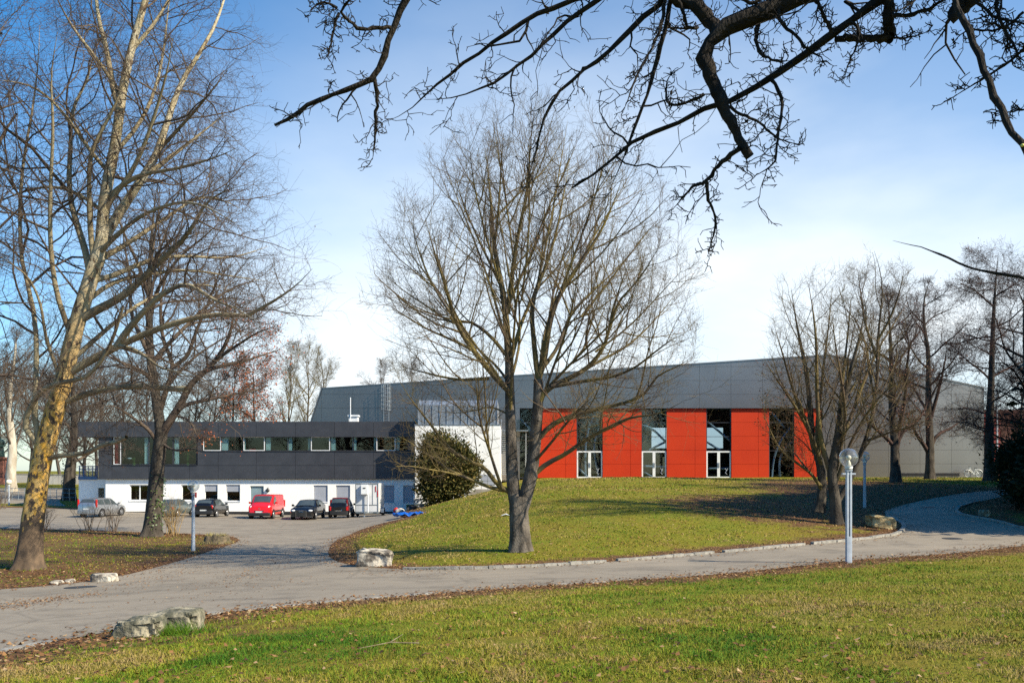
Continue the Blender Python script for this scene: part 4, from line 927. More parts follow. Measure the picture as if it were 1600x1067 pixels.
# box trailer with control cabinet
tx = X(574, 70.5); tz = h1(tx, 70.5)
tr_ = thing('box_trailer', (tx, 70.5, tz), 'white box trailer with a grey cabinet on its front, parked beside the small two-tone car', 'trailer')
M_tw = pmat('trailer_panel', (.62,.63,.64), (.52,.53,.55), 1.2, .45); x0, x1 = X(555.5,69.4), X(591,69.4); z0, z1 = tz+.42, Zp(755,69.4)
MB().rbox(x0, x1, 69.4, 72.6, z0, z1, .03).build('box_body', M_tw, tr_, 40)
mb = MB(); zm_ = Zp(789,69.4)
mb.box(x0-.02,x1+.02,69.37,69.395,z0-.02,z0+.06); mb.box(x0-.02,x1+.02,69.37,69.395,z1-.06,z1+.02); mb.box(x0-.02,x0+.05,69.37,69.395,z0+.06,z1-.06); mb.box(x1-.05,x1+.02,69.37,69.395,z0+.06,z1-.06); mb.box(x0+.05,x1-.05,69.375,69.395,zm_,zm_+.05); mb.box(X(582,69.4),X(582.7,69.4),69.375,69.395,zm_+.05,z1-.06)
mb.build('edge_frame', M_steel, tr_)
MB().box(x0+.05,x1-.05,69.5,72.5,tz+.3,z0-.002).build('chassis', M_steel, tr_)
for q in (x0-.13, x1+.13):
    s_ = 1 if q > 0 or q == x1+.13 else -1
    wo = MB().lathe((q,71.1,tz+.32), [(.2,-.09),(.3,-.09),(.32,-.06),(.32,.06),(.3,.09),(.2,.09)], 22, 'x').build('wheel', M_tyre, tr_, 40)
    MB().lathe((q,71.1,tz+.32), [(.001,-.07),(.19,-.07),(.19,.07),(.001,.07)], 16, 'x').build('rim', M_rim, wo, 40)
    mb = MB(); a = np.linspace(0, math.pi, 9); pts = [(q-.11,71.1+.40*math.cos(k),tz+.34+.38*math.sin(k)) for k in a]
    for p, r_ in zip(pts, pts[1:]): mb.slab([p, r_, (r_[0]+.22,r_[1],r_[2]), (p[0]+.22,p[1],p[2])], (0,0,.012))
    mb.build('mudguard', M_steel, tr_)
cx = X(574,68.6); mb = MB(); mb.tube([(x0+.4,69.5,tz+.38),(cx,68.0,tz+.42)], .05, 6); mb.tube([(x1-.4,69.5,tz+.38),(cx,68.0,tz+.42)], .05, 6); mb.tube([(cx,68.1,tz+.42),(cx,67.6,tz+.46)], .05, 6); mb.build('drawbar', M_steel, tr_)
mb = MB(); mb.tube([(cx-.12,67.95,tz+.12),(cx-.12,67.95,tz+.85)], .035, 6); mb.lathe((cx-.12,67.95,tz+.11), [(.02,-.05),(.11,-.05),(.11,.05),(.02,.05)], 14, 'x'); mb.build('jockey_wheel', M_steel, tr_)
cz0, cz1 = Zp(772,69.2), Zp(757,69.2); MB().rbox(X(564.5,69.2),X(575,69.2),68.95,69.36,cz0,cz1,.03).build('control_cabinet', M_alu, tr_)
mb = MB(); mb.tube([(X(575,69.2),69.2,cz0),(X(575,69.2),69.2,tz+.35)], .045, 8); mb.build('cabinet_pole', M_alu, tr_)
mb = MB(); mb.box(X(568,69.2),X(572,69.2),68.93,68.946,cz1-.3,cz1-.22); mb.build('cabinet_slot', M_black, tr_)
for q, za, zb_ in ((587,759,768),(590,766,776)):
    MB().box(X(q,69.3)-.03,X(q,69.3)+.03,69.362,69.372,Zp(zb_,69.3),Zp(za,69.3)).build('red_reflector', M_tail, tr_)

# ---------------------------------------------------------------- bicycle against the hall
bk_ = thing('bicycle', (X(1521,85.6), 85.6, h1(X(1521,85.6),85.6)), 'white bicycle leaning at the right end of the grey hall wall', 'bicycle')
x, y, z = X(1521,85.6), 85.6, h1(X(1521,85.6),85.6)+.36; M_bw = pmat('white_enamel', (.75,.74,.70), None, 5, .4)
for q in (-.56, .52):
    wo = MB().torus((x+q,y,z), .33, .028, 'y', 26, 6).build('wheel', M_tyre, bk_, 60); sp_ = MB().torus((x+q,y,z), .30, .018, 'y', 26, 5)
    for k in range(12): a = math.pi*k/6; sp_.tube([(x+q,y,z),(x+q+.3*math.cos(a),y,z+.3*math.sin(a))], .006, 3)
    sp_.build('spokes', M_steel, wo)
fr_ = MB()
for a, b in (((-.56,0),(-.36,.55)),((-.36,.50),(.0,-.04)),((-.34,.42),(.06,.0)),((.0,-.04),(.18,.5)),((.0,-.04),(.52,0)),((.52,0),(.16,.4)),((-.36,.55),(-.34,.68))): fr_.tube([(x+a[0],y,z+a[1]),(x+b[0],y,z+b[1])], .032, 6)
fr_.build('frame', M_bw, bk_, 60)
MB().tube([(x-.34,y-.28,z+.66),(x-.40,y-.05,z+.72),(x-.40,y+.05,z+.72),(x-.34,y+.28,z+.66)], .02, 6).build('handlebar', M_steel, bk_)
MB().rbox(x+.08,x+.34,y-.07,y+.07,z+.52,z+.58,.04).build('saddle', M_black, bk_)
mb = MB(); mb.tube([(x+.2,y-.06,z+.4),(x+.6,y-.06,z+.4)], .015, 5); mb.tube([(x+.2,y+.06,z+.4),(x+.6,y+.06,z+.4)], .015, 5); mb.tube([(x+.52,y,z),(x+.56,y,z+.4)], .012, 5); mb.build('luggage_rack', M_steel, bk_)
mb = MB()
for s_ in (-.56,.52): mb.tube([(x+s_+.37*math.cos(a),y,z+.37*math.sin(a)) for a in np.linspace(.2, 2.9, 12)], .03, 5)
mb.build('mudguards', M_bw, bk_)

# ---------------------------------------------------------------- far left: street, fence, statue on a plinth
M_far = pmat('pale_far_wall', (.45,.43,.40), (.38,.36,.34), .4, .9)
for (pa, pb, ya, yb, D, lb) in ((-80,60,753,741,126,'low pale wall along the far street, left of the plane tree trunk'),(66,132,760,742,118,'low pale wall seen between the plane tree trunk and the ivy-clad far tree')):
    x0, x1 = X(pa,D), X(pb,D); w_ = thing('garden_wall', ((x0+x1)/2, D, 1.5), lb, 'wall', 'far street walls'); mb = MB(); zg = h1((x0+x1)/2, D)
    n = 8
    for i in range(n): mb.box(x0+(x1-x0)*i/n+.02, x0+(x1-x0)*(i+1)/n-.02, D, D+.25, zg-.5, Zp(yb,D))
    mb.build('panels', M_far, w_); MB().box(x0-.05, x1+.05, D-.05, D+.3, Zp(yb,D)+.003, Zp(yb,D)+.12).build('coping', M_conc, w_)
fs_ = thing('street_fence', (X(60,90), 90, 2), 'thin metal railing fence along the sloping street at far left', 'fence'); mb = MB()
for q in np.linspace(-90, 118, 22): xx = X(q,88); zz = h1(xx,88); mb.tube([(xx,88,zz-.2),(xx,88,zz+1.25)], .03, 5)
mb.build('fence_posts', M_steel, fs_); mb = MB()
for k in (.35,.8,1.22): mb.tube([(X(q,88),88,h1(X(q,88),88)+k) for q in np.linspace(-90,118,22)], .022, 5)
mb.build('fence_rails', M_steel, fs_)
spx = []
mpoly = [(X(-120,84),82),(X(118,84),82),(X(112,104),104),(X(108,110),110),(X(-120,110),110)]
tag(sheet('side_street', np.array(mpoly), .02, 2.0, M_asph), kind='structure')
fpoly = [(X(-120,74),74.5),(X(60,74),74.2),(X(122,76),76),(X(118,78),78),(X(60,77),76.0),(X(-120,77),76.2)]
g = Vector((X(0,120),120,h1(X(0,120),120)))
pln = thing('statue_plinth', g, 'red-brown sandstone plinth at the left edge behind the street', 'plinth')
mb = MB(); zt = Zp(714,120); mb.rbox(g.x-1.1,g.x+1.1,g.y-1,g.y+1,g.z-.3,g.z+.9,.05); mb.rbox(g.x-.8,g.x+.8,g.y-.7,g.y+.7,g.z+.9,zt-.3,.05); mb.rbox(g.x-1.0,g.x+1.0,g.y-.9,g.y+.9,zt-.3,zt,.05); mb.build('sandstone_block', pmat('red_sandstone', (.26,.10,.07), (.18,.07,.05), 3, .9), pln)
stt = thing('bronze_statue', (g.x, g.y, zt), 'dark green bronze robed figure standing on the red-brown plinth, at the left edge', 'statue')
mb = MB(); mb.lathe((g.x,g.y,zt), [(.55,0),(.6,.1),(.5,.9),(.42,1.5),(.55,1.9),(.58,2.15),(.38,2.4),(.14,2.48),(.13,2.56)], 20); mb.tube([(g.x+.5,g.y,zt+2.15),(g.x+.72,g.y-.1,zt+1.6),(g.x+.45,g.y-.5,zt+1.35)], [.16,.14,.09], 8); mb.tube([(g.x-.5,g.y,zt+2.15),(g.x-.66,g.y,zt+1.6),(g.x-.6,g.y-.15,zt+1.1)], [.16,.14,.09], 8)
mb.ball((g.x,g.y-.03,zt+2.74), .19, .24, 14, 9)
mb.build('robed_figure', pmat('bronze_patina', (.02,.05,.045), (.04,.08,.07), 4, .6, .3, bump=.5), stt, 50)
# ---------------------------------------------------------------- trees: batch tube builder and branch growth
class Acc:
    def __init__(s): s.V = []; s.F = []; s.n = 0
    def add(s, pts, rad, sides):
        """pts (M,n,3) rad (M,n)"""
        M_, n, _ = pts.shape
        if M_ == 0: return
        t = np.gradient(pts, axis=1); t /= np.linalg.norm(t, axis=2, keepdims=True)+1e-9
        mt = t.mean(1); ref = np.zeros((M_, 3)); ref[np.arange(M_), np.abs(mt).argmin(1)] = 1
        u = np.cross(t, ref[:, None]); u /= np.linalg.norm(u, axis=2, keepdims=True)+1e-9; w = np.cross(t, u)
        a = np.arange(sides)*2*np.pi/sides
        V = pts[:, :, None]+rad[:, :, None, None]*(u[:, :, None]*np.cos(a)[None, None, :, None]+w[:, :, None]*np.sin(a)[None, None, :, None])
        i = np.arange(n-1)[:, None]*sides; k = np.arange(sides)[None]; k2 = (k+1) % sides
        f = np.stack([i+k, i+k2, i+sides+k2, i+sides+k], -1).reshape(-1, 4)
        f = (f[None]+(np.arange(M_)*n*sides)[:, None, None]).reshape(-1, 4)+s.n
        s.V.append(V.reshape(-1, 3)); s.F.append(f); s.n += M_*n*sides
    def build(s, name, m, parent, smooth=180):
        return np_mesh(name, np.vstack(s.V), np.vstack(s.F), m, parent, smooth)
def nrm(v): return v/(np.linalg.norm(v, axis=-1, keepdims=True)+1e-9)
def grow(r, par, K, t0=.2, t1=1., ang=45, asd=12, base=.5, fall=.6, add=0., jit=.35, nseg=6, wander=.12, up=.05, rk=.014, rmin=.004, rcap=.7, env=None, side=None, down=0, keep=1.):
    pts, rad, L = par; M_, n, _ = pts.shape
    t = t0+(t1-t0)*((np.arange(K)[None]+r.random((M_, K)))/K)
    x = t*(n-1); i = np.minimum(x.astype(int), n-2); f = (x-i)[..., None]; ar = np.arange(M_)[:, None]
    p0 = pts[ar, i]*(1-f)+pts[ar, i+1]*f; T = nrm(pts[ar, i+1]-pts[ar, i]); ra = rad[ar, i]*(1-f[..., 0])+rad[ar, i+1]*f[..., 0]
    ph = (np.arange(K)[None]*2.4+r.random((M_, 1))*6.28+r.normal(0, .5, (M_, K)))
    ref = np.where(np.abs(T[..., 2:3]) > .9, np.array([1., 0, 0]), np.array([0, 0, 1.]))
    u = nrm(np.cross(T, ref)); w = np.cross(T, u)
    a = np.radians(r.normal(ang, asd, (M_, K)))[..., None]
    d = np.cos(a)*T+np.sin(a)*(np.cos(ph)[..., None]*u+np.sin(ph)[..., None]*w)
    Lc = (L[:, None]*base*(1-fall*t)+add)*np.exp(r.normal(0, jit, (M_, K)))
    p0 = p0.reshape(-1, 3); d = nrm(d.reshape(-1, 3)); Lc = Lc.ravel(); ra = ra.ravel()
    k = r.random(len(Lc)) < keep
    if env is not None:
        k &= env(p0) < 1.08
        e = env(p0+d*Lc[:, None]); Lc = np.where(e > 1, Lc/np.maximum(e, 1)**2.2, Lc)
        e = env(p0+d*Lc[:, None]); k &= ~((e > 1.25))
    k &= Lc > .02
    p0, d, Lc, ra = p0[k], d[k], Lc[k], ra[k]; N = len(Lc)
    r0 = np.minimum(np.maximum(Lc*rk, rmin), np.maximum(ra*rcap, rmin*.8))
    out = np.empty((N, nseg+1, 3)); out[:, 0] = p0; p = p0.copy()
    for s in range(nseg):
        d = nrm(d+r.normal(0, wander, (N, 3))+np.array([0, 0, up])); p = p+d*(Lc/nseg)[:, None]; out[:, s+1] = p
    tp = np.linspace(1, 0, nseg+1)[None]; rr = np.maximum(rmin*.55, r0[:, None]*(.25+.75*tp))
    return out, rr, Lc
def cat_(*ps):
    return np.concatenate([p[0] for p in ps]), np.concatenate([p[1] for p in ps]), np.concatenate([p[2] for p in ps])
NL = 18
def limb(D, px, r0, r1, y0=0., y1=0., pw=1.4, base=None, it=2):
    """a limb surveyed on the photograph: its own distance, real thickness"""
    q = np.asarray(px, float); s = np.r_[0, np.cumsum(np.hypot(*np.diff(q, axis=0).T))]; s /= s[-1]
    dep = D+y0+(y1-y0)*s**pw
    rr = r0+(r1-r0)*s
    if r1 < 1.7: rr = rr*np.clip((1.06-s)/.3, .2, 1)
    P3 = np.stack([(q[:,0]-800)*dep/F, dep, E+(HZ-q[:,1])*dep/F, rr*D/F], 1)
    return resample(chaikin(P3, it), NL)
def pack(limbs):
    A = np.stack(limbs); L = np.linalg.norm(np.diff(A[:,:,:3], axis=1), axis=2).sum(1)
    return A[:,:,:3], A[:,:,3], L
def rough(r, A, k=.06):
    return A
def ellenv(c, rx, ry, rup, rdn):
    c = np.asarray(c)
    def f(p):
        d = p-c; rz = np.where(d[...,2] > 0, rup, rdn); return np.sqrt((d[...,0]/rx)**2+(d[...,1]/ry)**2+(d[...,2]/rz)**2)
    return f
def trunk_mesh(acc, A, sides=16, flare=.5, r=None):
    """denser trunk with root flare and a slightly fluted section"""
    B = resample(A, 60); n = len(B); r = r or np.random.default_rng(3)
    t = np.gradient(B[:,:3], axis=0); t = nrm(t); ref = np.array([0,1.,0]); u = nrm(np.cross(t, ref)); w = np.cross(t, u)
    hh = np.r_[0, np.cumsum(np.linalg.norm(np.diff(B[:,:3], axis=0), axis=1))]; sides = max(sides, 20)
    a = np.arange(sides)*2*np.pi/sides; ph = r.uniform(0, 6.28, 6)
    rad = B[:,3:4]*(1+flare*np.exp(-hh/.45))[:,None]*(1+.05*np.sin(3*a+ph[0]+hh[:,None]*.5)+.04*np.sin(5*a+ph[1]-hh[:,None]*.7)+.25*flare*np.exp(-hh/.35)[:,None]*np.sin(5*a+ph[2])+r.normal(0,.012,(n,sides)))
    V = B[:,None,:3]+rad[...,None]*(u[:,None]*np.cos(a)[None,:,None]+w[:,None]*np.sin(a)[None,:,None])
    i = np.arange(n-1)[:,None]*sides; k = np.arange(sides)[None]; k2 = (k+1)%sides
    f = np.stack([i+k,i+k2,i+sides+k2,i+sides+k],-1).reshape(-1,4)+acc.n
    acc.V.append(V.reshape(-1,3)); acc.F.append(f); acc.n += n*sides
def leaves_at(pts, r, size, n, m, name, parent, spread=.12, hang=.6):
    if len(pts) == 0: return
    k = r.integers(0, len(pts), n); c = pts[k]+r.normal(0, spread, (n,3)); a = nrm(r.normal(0,1,(n,3))); b = nrm(np.cross(a, r.normal(0,1,(n,3)))); s = size*r.uniform(.6,1.3,(n,1))
    V = np.stack([c-a*s*.5, c+b*s*.35, c+a*s*.5, c-b*s*.35], 1).reshape(-1,3); Fa = np.arange(4*n).reshape(-1,4)
    o = np_mesh(name, V, Fa, m, parent); o['kind'] = 'stuff'; return o

def bark(name, c1, c2, sc=3, bump=.8, stretch=(1,1,.35), lo=.38, hi=.62): return pmat(name, c1, c2, sc, .9, bump=bump, bscale=sc*6, stretch=stretch, lo=lo, hi=hi, spec=.2)
M_barkc = bark('grey_brown_bark', (.17,.145,.12), (.065,.055,.045), 5)
M_twigc = bark('lichen_twigs', (.085,.065,.05), (.20,.155,.05), 1.3, 0)
M_barkd = bark('dark_bark', (.095,.08,.063), (.04,.033,.027), 4)
M_twigm = bark('brown_lichen_twigs', (.12,.085,.06), (.15,.115,.045), 1.3, 0)
M_twigd = bark('red_brown_twigs', (.125,.095,.07), (.075,.055,.045), 1.1, 0)
M_twigr = bark('dark_red_twigs', (.085,.05,.042), (.05,.036,.03), 1.1, 0)
M_near = bark('silhouette_black_bark', (.035,.028,.022), (.016,.013,.011), 14, .8)  # near-black colour stands in for branches seen from their shaded underside
M_pale = bark('pale_plane_twigs', (.36,.31,.20), (.20,.155,.095), .9, 0)
M_bleaf = pmat('withered_leaves', (.16,.055,.02), (.09,.035,.018), 3, .8)
M_oleaf = pmat('rust_leaves', (.34,.085,.018), (.20,.055,.018), 2, .8)
def plane_bark():
    m = bpy.data.materials.new('plane_bark'); m.use_nodes = True; n = m.node_tree; b = n.nodes['Principled BSDF']; b.inputs['Roughness'].default_value = .8; b.inputs['Specular IOR Level'].default_value = .2
    t = n.nodes.new('ShaderNodeTexCoord'); mpn = n.nodes.new('ShaderNodeMapping'); mpn.inputs['Scale'].default_value = (1,1,.55); n.links.new(t.outputs['Object'], mpn.inputs[0])
    def noise(s, d, off=0):
        z = n.nodes.new('ShaderNodeTexNoise'); z.inputs['Scale'].default_value = s; z.inputs['Detail'].default_value = d; z.inputs['Roughness'].default_value = .55; z.inputs['Distortion'].default_value = .3; n.links.new(mpn.outputs[0], z.inputs['Vector']); return z.outputs[0]
    sep = n.nodes.new('ShaderNodeSeparateXYZ'); n.links.new(t.outputs['Object'], sep.inputs[0])
    # how much bark has flaked off depends on the height up the trunk
    hr = n.nodes.new('ShaderNodeValToRGB'); e = hr.color_ramp.elements; mr = n.nodes.new('ShaderNodeMapRange'); mr.inputs['From Max'].default_value = 16; n.links.new(sep.outputs['Z'], mr.inputs['Value'])
    e[0].position = .03; e[0].color = (.2,)*3+(1,); e[1].position = .5; e[1].color = (.60,)*3+(1,); x = e.new(.11); x.color = (.50,)*3+(1,); x = e.new(.30); x.color = (.58,)*3+(1,)
    n.links.new(mr.outputs[0], hr.inputs[0])
    ad = n.nodes.new('ShaderNodeMath'); ad.operation = 'ADD'; n.links.new(noise(6.0,7), ad.inputs[0]); n.links.new(hr.outputs[0], ad.inputs[1])
    st = n.nodes.new('ShaderNodeMapRange'); st.inputs['From Min'].default_value = 1.0; st.inputs['From Max'].default_value = 1.03; n.links.new(ad.outputs[0], st.inputs['Value'])
    def ramp(v, c0, c1, lo=.4, hi=.6):
        r_ = n.nodes.new('ShaderNodeValToRGB'); r_.color_ramp.elements[0].position = lo; r_.color_ramp.elements[1].position = hi; r_.color_ramp.elements[0].color = (*c0,1); r_.color_ramp.elements[1].color = (*c1,1); n.links.new(v, r_.inputs[0]); return r_.outputs[0]
    old = ramp(noise(5,6), (.16,.11,.07), (.09,.065,.045)); ylw = ramp(noise(4,4), (.66,.36,.06), (.58,.39,.15)); crm = ramp(noise(4,4), (.47,.41,.29), (.36,.29,.17))
    hm = n.nodes.new('ShaderNodeMapRange'); hm.inputs['From Min'].default_value = 5; hm.inputs['From Max'].default_value = 10; n.links.new(sep.outputs['Z'], hm.inputs['Value'])
    def mix(f, a, c):
        q = n.nodes.new('ShaderNodeMix'); q.data_type = 'RGBA'; n.links.new(f, q.inputs['Factor']); n.links.new(a, q.inputs['A']); n.links.new(c, q.inputs['B']); return q.outputs['Result']
    n.links.new(mix(st.outputs[0], old, mix(hm.outputs[0], ylw, crm)), b.inputs['Base Color'])
    bp = n.nodes.new('ShaderNodeBump'); bp.inputs['Strength'].default_value = .5; bp.inputs['Distance'].default_value = .02; n.links.new(ad.outputs[0], bp.inputs['Height']); n.links.new(bp.outputs[0], b.inputs['Normal'])
    return m
M_plane = plane_bark()
def root(px, py, D=None):
    g = G(px, py) if D is None else Vector((X(px,D), D, 0)); g.z = h1(g.x, g.y); return g

# ---------------------------------------------------------------- the big maple in the middle
g = root(812, 861); D = g.y; r = np.random.default_rng(21)
maple = thing('bare_tree', g, 'big bare tree with forked grey trunk on the hill lawn, before the red panels', 'tree')
tm = Acc(); cm = Acc()
B = limb(D, [(812,864),(812,850),(811,820),(810,795),(812,775)], 14.2, 15, it=1)
SL = limb(D, [(808,800),(803,775),(800,745),(799,700),(798,650),(797,612),(796,566)], 10.5, 6.6, 0, .2)
SR = limb(D, [(812,805),(821,775),(829,745),(834,710),(838,670),(841,630),(841,592)], 11.5, 7.2, 0, -.3)
for A_ in (B, SL, SR): trunk_mesh(tm, A_, flare=.45 if A_ is B else 0, r=r)
tm.build('trunk', M_barkc, maple, 60)
T_ = [
 limb(D,[(796,575),(791,500),(786,455),(776,410),(770,365),(766,300),(758,235)],8.3,1.2,.2,1.0),
 limb(D,[(793,490),(799,440),(806,385),(815,340),(822,310),(828,240),(832,190)],5.5,1,.5,-1),
 limb(D,[(797,612),(782,598),(761,574),(740,548),(719,518),(708,490),(694,440),(678,393),(664,340)],6.8,1,.1,-2.2),
 limb(D,[(764,591),(745,592),(725,594),(695,590),(656,580),(618,570)],3.6,.9,0,2.0),
 limb(D,[(791,555),(770,528),(746,508),(728,500),(708,508),(670,480),(630,455),(605,430)],4,.8,.2,2.6),
 limb(D,[(735,545),(700,528),(668,515),(630,492),(598,470)],3,.8,-.5,-3),
 limb(D,[(712,500),(690,470),(668,430),(650,380),(640,330)],2.8,.8,-.8,2.0),
 limb(D,[(786,455),(770,420),(750,380),(728,330),(712,280)],3.4,.8,.4,3.0),
 limb(D,[(772,390),(778,340),(782,280),(786,215)],3,.8,.7,-1.8),
 limb(D,[(799,560),(815,500),(838,455),(845,420),(850,360),(852,290)],4.4,.9,0,3.0),
 limb(D,[(841,592),(837,564),(833,520),(830,487),(836,456),(850,425),(868,370),(880,310),(890,250)],5.8,1,-.3,1.2),
 limb(D,[(841,592),(851,561),(857,510),(869,470),(887,440),(914,400),(938,365),(962,310),(975,270)],6.8,1,-.3,-1.4),
 limb(D,[(848,575),(869,548),(880,520),(892,490),(925,455),(960,425),(990,390)],4.2,.9,-.3,2.2),
 limb(D,[(842,628),(850,612),(866,601),(896,588),(922,572),(943,545),(952,515),(957,485),(968,450),(985,405)],6,1,-.3,-2.5),
 limb(D,[(952,515),(966,470),(987,450),(1010,420),(1030,385)],3,.8,-2,-3.6),
 limb(D,[(905,583),(940,562),(975,545),(1010,515),(1040,480),(1058,455)],3.2,.8,-.8,1.6),
 limb(D,[(862,604),(885,600),(920,594),(956,590),(993,575),(1024,549),(1053,528),(1075,520)],4.2,.8,-.5,-3.8),
 limb(D,[(843,684),(856,668),(875,656),(903,647),(935,638),(977,630),(1008,617),(1019,598),(1029,585),(1061,572),(1085,555)],5.6,1,-.2,-1.8),
 limb(D,[(838,738),(855,723),(882,711),(913,688),(944,671),(968,659),(989,651),(1018,649),(1045,640),(1070,625)],5.4,.8,-.1,-3.2),
 limb(D,[(836,720),(847,708),(858,695),(869,682),(878,670),(888,658),(905,640),(925,620)],3.4,1,-.2,-4.2),
 limb(D,[(795,768),(780,760),(768,745),(757,729),(746,726),(730,718),(712,709),(698,696),(684,678),(665,653),(645,628),(628,602)],5,1,0,-3.2),
 limb(D,[(785,763),(776,740),(769,717),(760,690),(752,664),(747,640),(745,610),(742,580)],3.4,.8,-.3,-3.6),
 limb(D,[(788,766),(768,762),(752,756),(735,748),(715,740),(696,731),(678,716),(662,706),(640,690),(617,678)],4,.8,0,-2.4),
 limb(D,[(740,751),(721,743),(695,737),(670,733),(645,728),(618,728)],2.4,.7,-1,-4.4),
 limb(D,[(799,650),(780,640),(765,635),(740,642),(715,640)],2.2,.7,0,3.0),
 limb(D,[(797,600),(805,570),(812,540),(812,480),(806,420),(800,350)],4,.9,.3,4.2),
 limb(D,[(841,600),(845,560),(850,520),(866,470),(880,420),(905,360)],4,.9,0,4.4),
 limb(D,[(840,630),(862,600),(900,560),(930,520),(950,480)],4,.9,0,4.8),
 limb(D,[(797,600),(775,570),(745,545),(715,500),(690,470)],4,.9,0,4.8),
 limb(D,[(798,640),(800,560),(806,480),(815,400),(818,330)],4,.9,0,-4.0),
 limb(D,[(842,640),(862,580),(885,520),(898,460),(912,380)],4,.9,0,-4.2),
 limb(D,[(797,620),(768,570),(735,530),(700,470),(690,410)],4,.9,0,-4.6),
 limb(D,[(842,620),(880,580),(930,530),(970,490),(1000,440)],4,.9,0,-5.0),
 limb(D,[(787,520),(765,440),(735,360),(704,285),(690,240)],3.6,.9,.2,1.2), limb(D,[(780,440),(757,360),(740,290),(732,215)],3.2,.9,.4,-1.4),
 limb(D,[(860,490),(900,420),(945,340),(988,275)],3.6,.9,-.3,1.0), limb(D,[(872,465),(905,380),(935,290),(952,230)],3.4,.9,-.3,-2.2),
 limb(D,[(908,495),(960,430),(1005,370),(1035,335)],3.2,.8,-.5,.8), limb(D,[(755,568),(700,475),(652,410),(615,365)],3.4,.8,-.3,.6),
 limb(D,[(803,410),(792,320),(778,240),(770,185)],2.8,.8,.6,2.4), limb(D,[(842,435),(862,340),(877,250),(887,188)],3.2,.8,0,2.6),
 limb(D,[(930,550),(985,510),(1040,450),(1068,420)],2.8,.8,-1.2,-1.8), limb(D,[(815,470),(826,380),(828,280),(826,180)],3,.8,.3,-2.8)]
Lm = pack(T_)
env = ellenv((X(828,D), D, Zp(490,D)), 266*D/F, 5.7, 318*D/F, 215*D/F)
lb_ = Acc(); lb_.add(Lm[0], Lm[1]*np.where(np.arange(len(Lm[1]))[:,None] < 25, .78, .62), 8); lb_.build('limbs', M_twigc, maple)
def crown(acc, r, limbs, env, K2=12, K3=8, K4=5, up=.06, a2=42, a3=45, base2=.42, base3=.48, l4=(.16,.5), sides=(5,3,3), wander=.12, rm=(.010,.0062,.0042), fall=.6, rk2=.0125):
    l2 = grow(r, limbs, K2, .18, 1, a2, 12, base2, fall, .15, nseg=7, wander=wander, up=up, rk=rk2, rmin=rm[0], env=env)
    acc.add(l2[0], l2[1], sides[0])
    l2b = cat_(l2, tuple(q[:, 9:] if i < 2 else q*.5 for i, q in enumerate(limbs))) if limbs[0].shape[1] == l2[0].shape[1]+9 else l2
    l3 = grow(r, l2, K3, .12, 1, a3, 14, base3, .55, .08, nseg=5, wander=wander*1.2, up=up*1.2, rk=.010, rmin=rm[1], env=env)
    acc.add(l3[0], l3[1], sides[1])
    l4 = grow(r, l3, K4, .15, 1, 46, 15, l4[1], .4, l4[0], nseg=3, wander=wander*1.2, up=up, rk=.008, rmin=rm[2], env=env)
    acc.add(l4[0], l4[1], sides[2])
    return l2, l3, l4
l2, l3, l4 = crown(cm, r, Lm, env, 12, 8, 5, .08, 40, 42, wander=.085, rm=(.0095,.006,.0042), rk2=.0105)
low_ = pack(T_[17:24]); crown(cm, r, (low_[0], low_[1], low_[2]*.8), None, 10, 6, 4, .06, 42, 44, wander=.1, rm=(.0085,.0055,.004), rk2=.0095)
cm.build('crown', M_twigm, maple)
leaves_at(l3[0][:, -1], r, .05, 900, M_bleaf, 'bud_clusters', maple, .05)

# ---------------------------------------------------------------- the plane tree at the left
g = root(45, 889); D = g.y; r = np.random.default_rng(5)
plane = thing('plane_tree', g, 'tall plane tree with flaking yellow bark leaning right at the left lawn', 'tree')
tm = Acc(); cm = Acc()
for A_, fl in ((limb(D,[(45,892),(47,870),(51,820),(56,780),(62,735),(70,699),(80,660),(88,635),(96,609),(105,571),(115,523),(124,492),(131,469),(140,440),(147,418),(154,400)],17,10.5,0,0,it=1),.5),):
    trunk_mesh(tm, A_, 22, fl, r)
ups = [limb(D,[(152,405),(159,386),(162,319),(170,275),(178,239),(185,191),(191,143),(204,80),(220,25),(236,-30),(250,-90)],10,3.5,0,-.5),
 limb(D,[(150,412),(157,388),(172,355),(191,326),(208,300),(225,275),(240,250),(247,236),(260,195),(270,163),(285,125),(304,96),(322,66),(337,39),(350,0)],8.5,1.8,0,1.5)]
for A_ in ups: tm.add(A_[None,:,:3], A_[None,:,3], 12)
tm.build('trunk', M_plane, plane, 60)
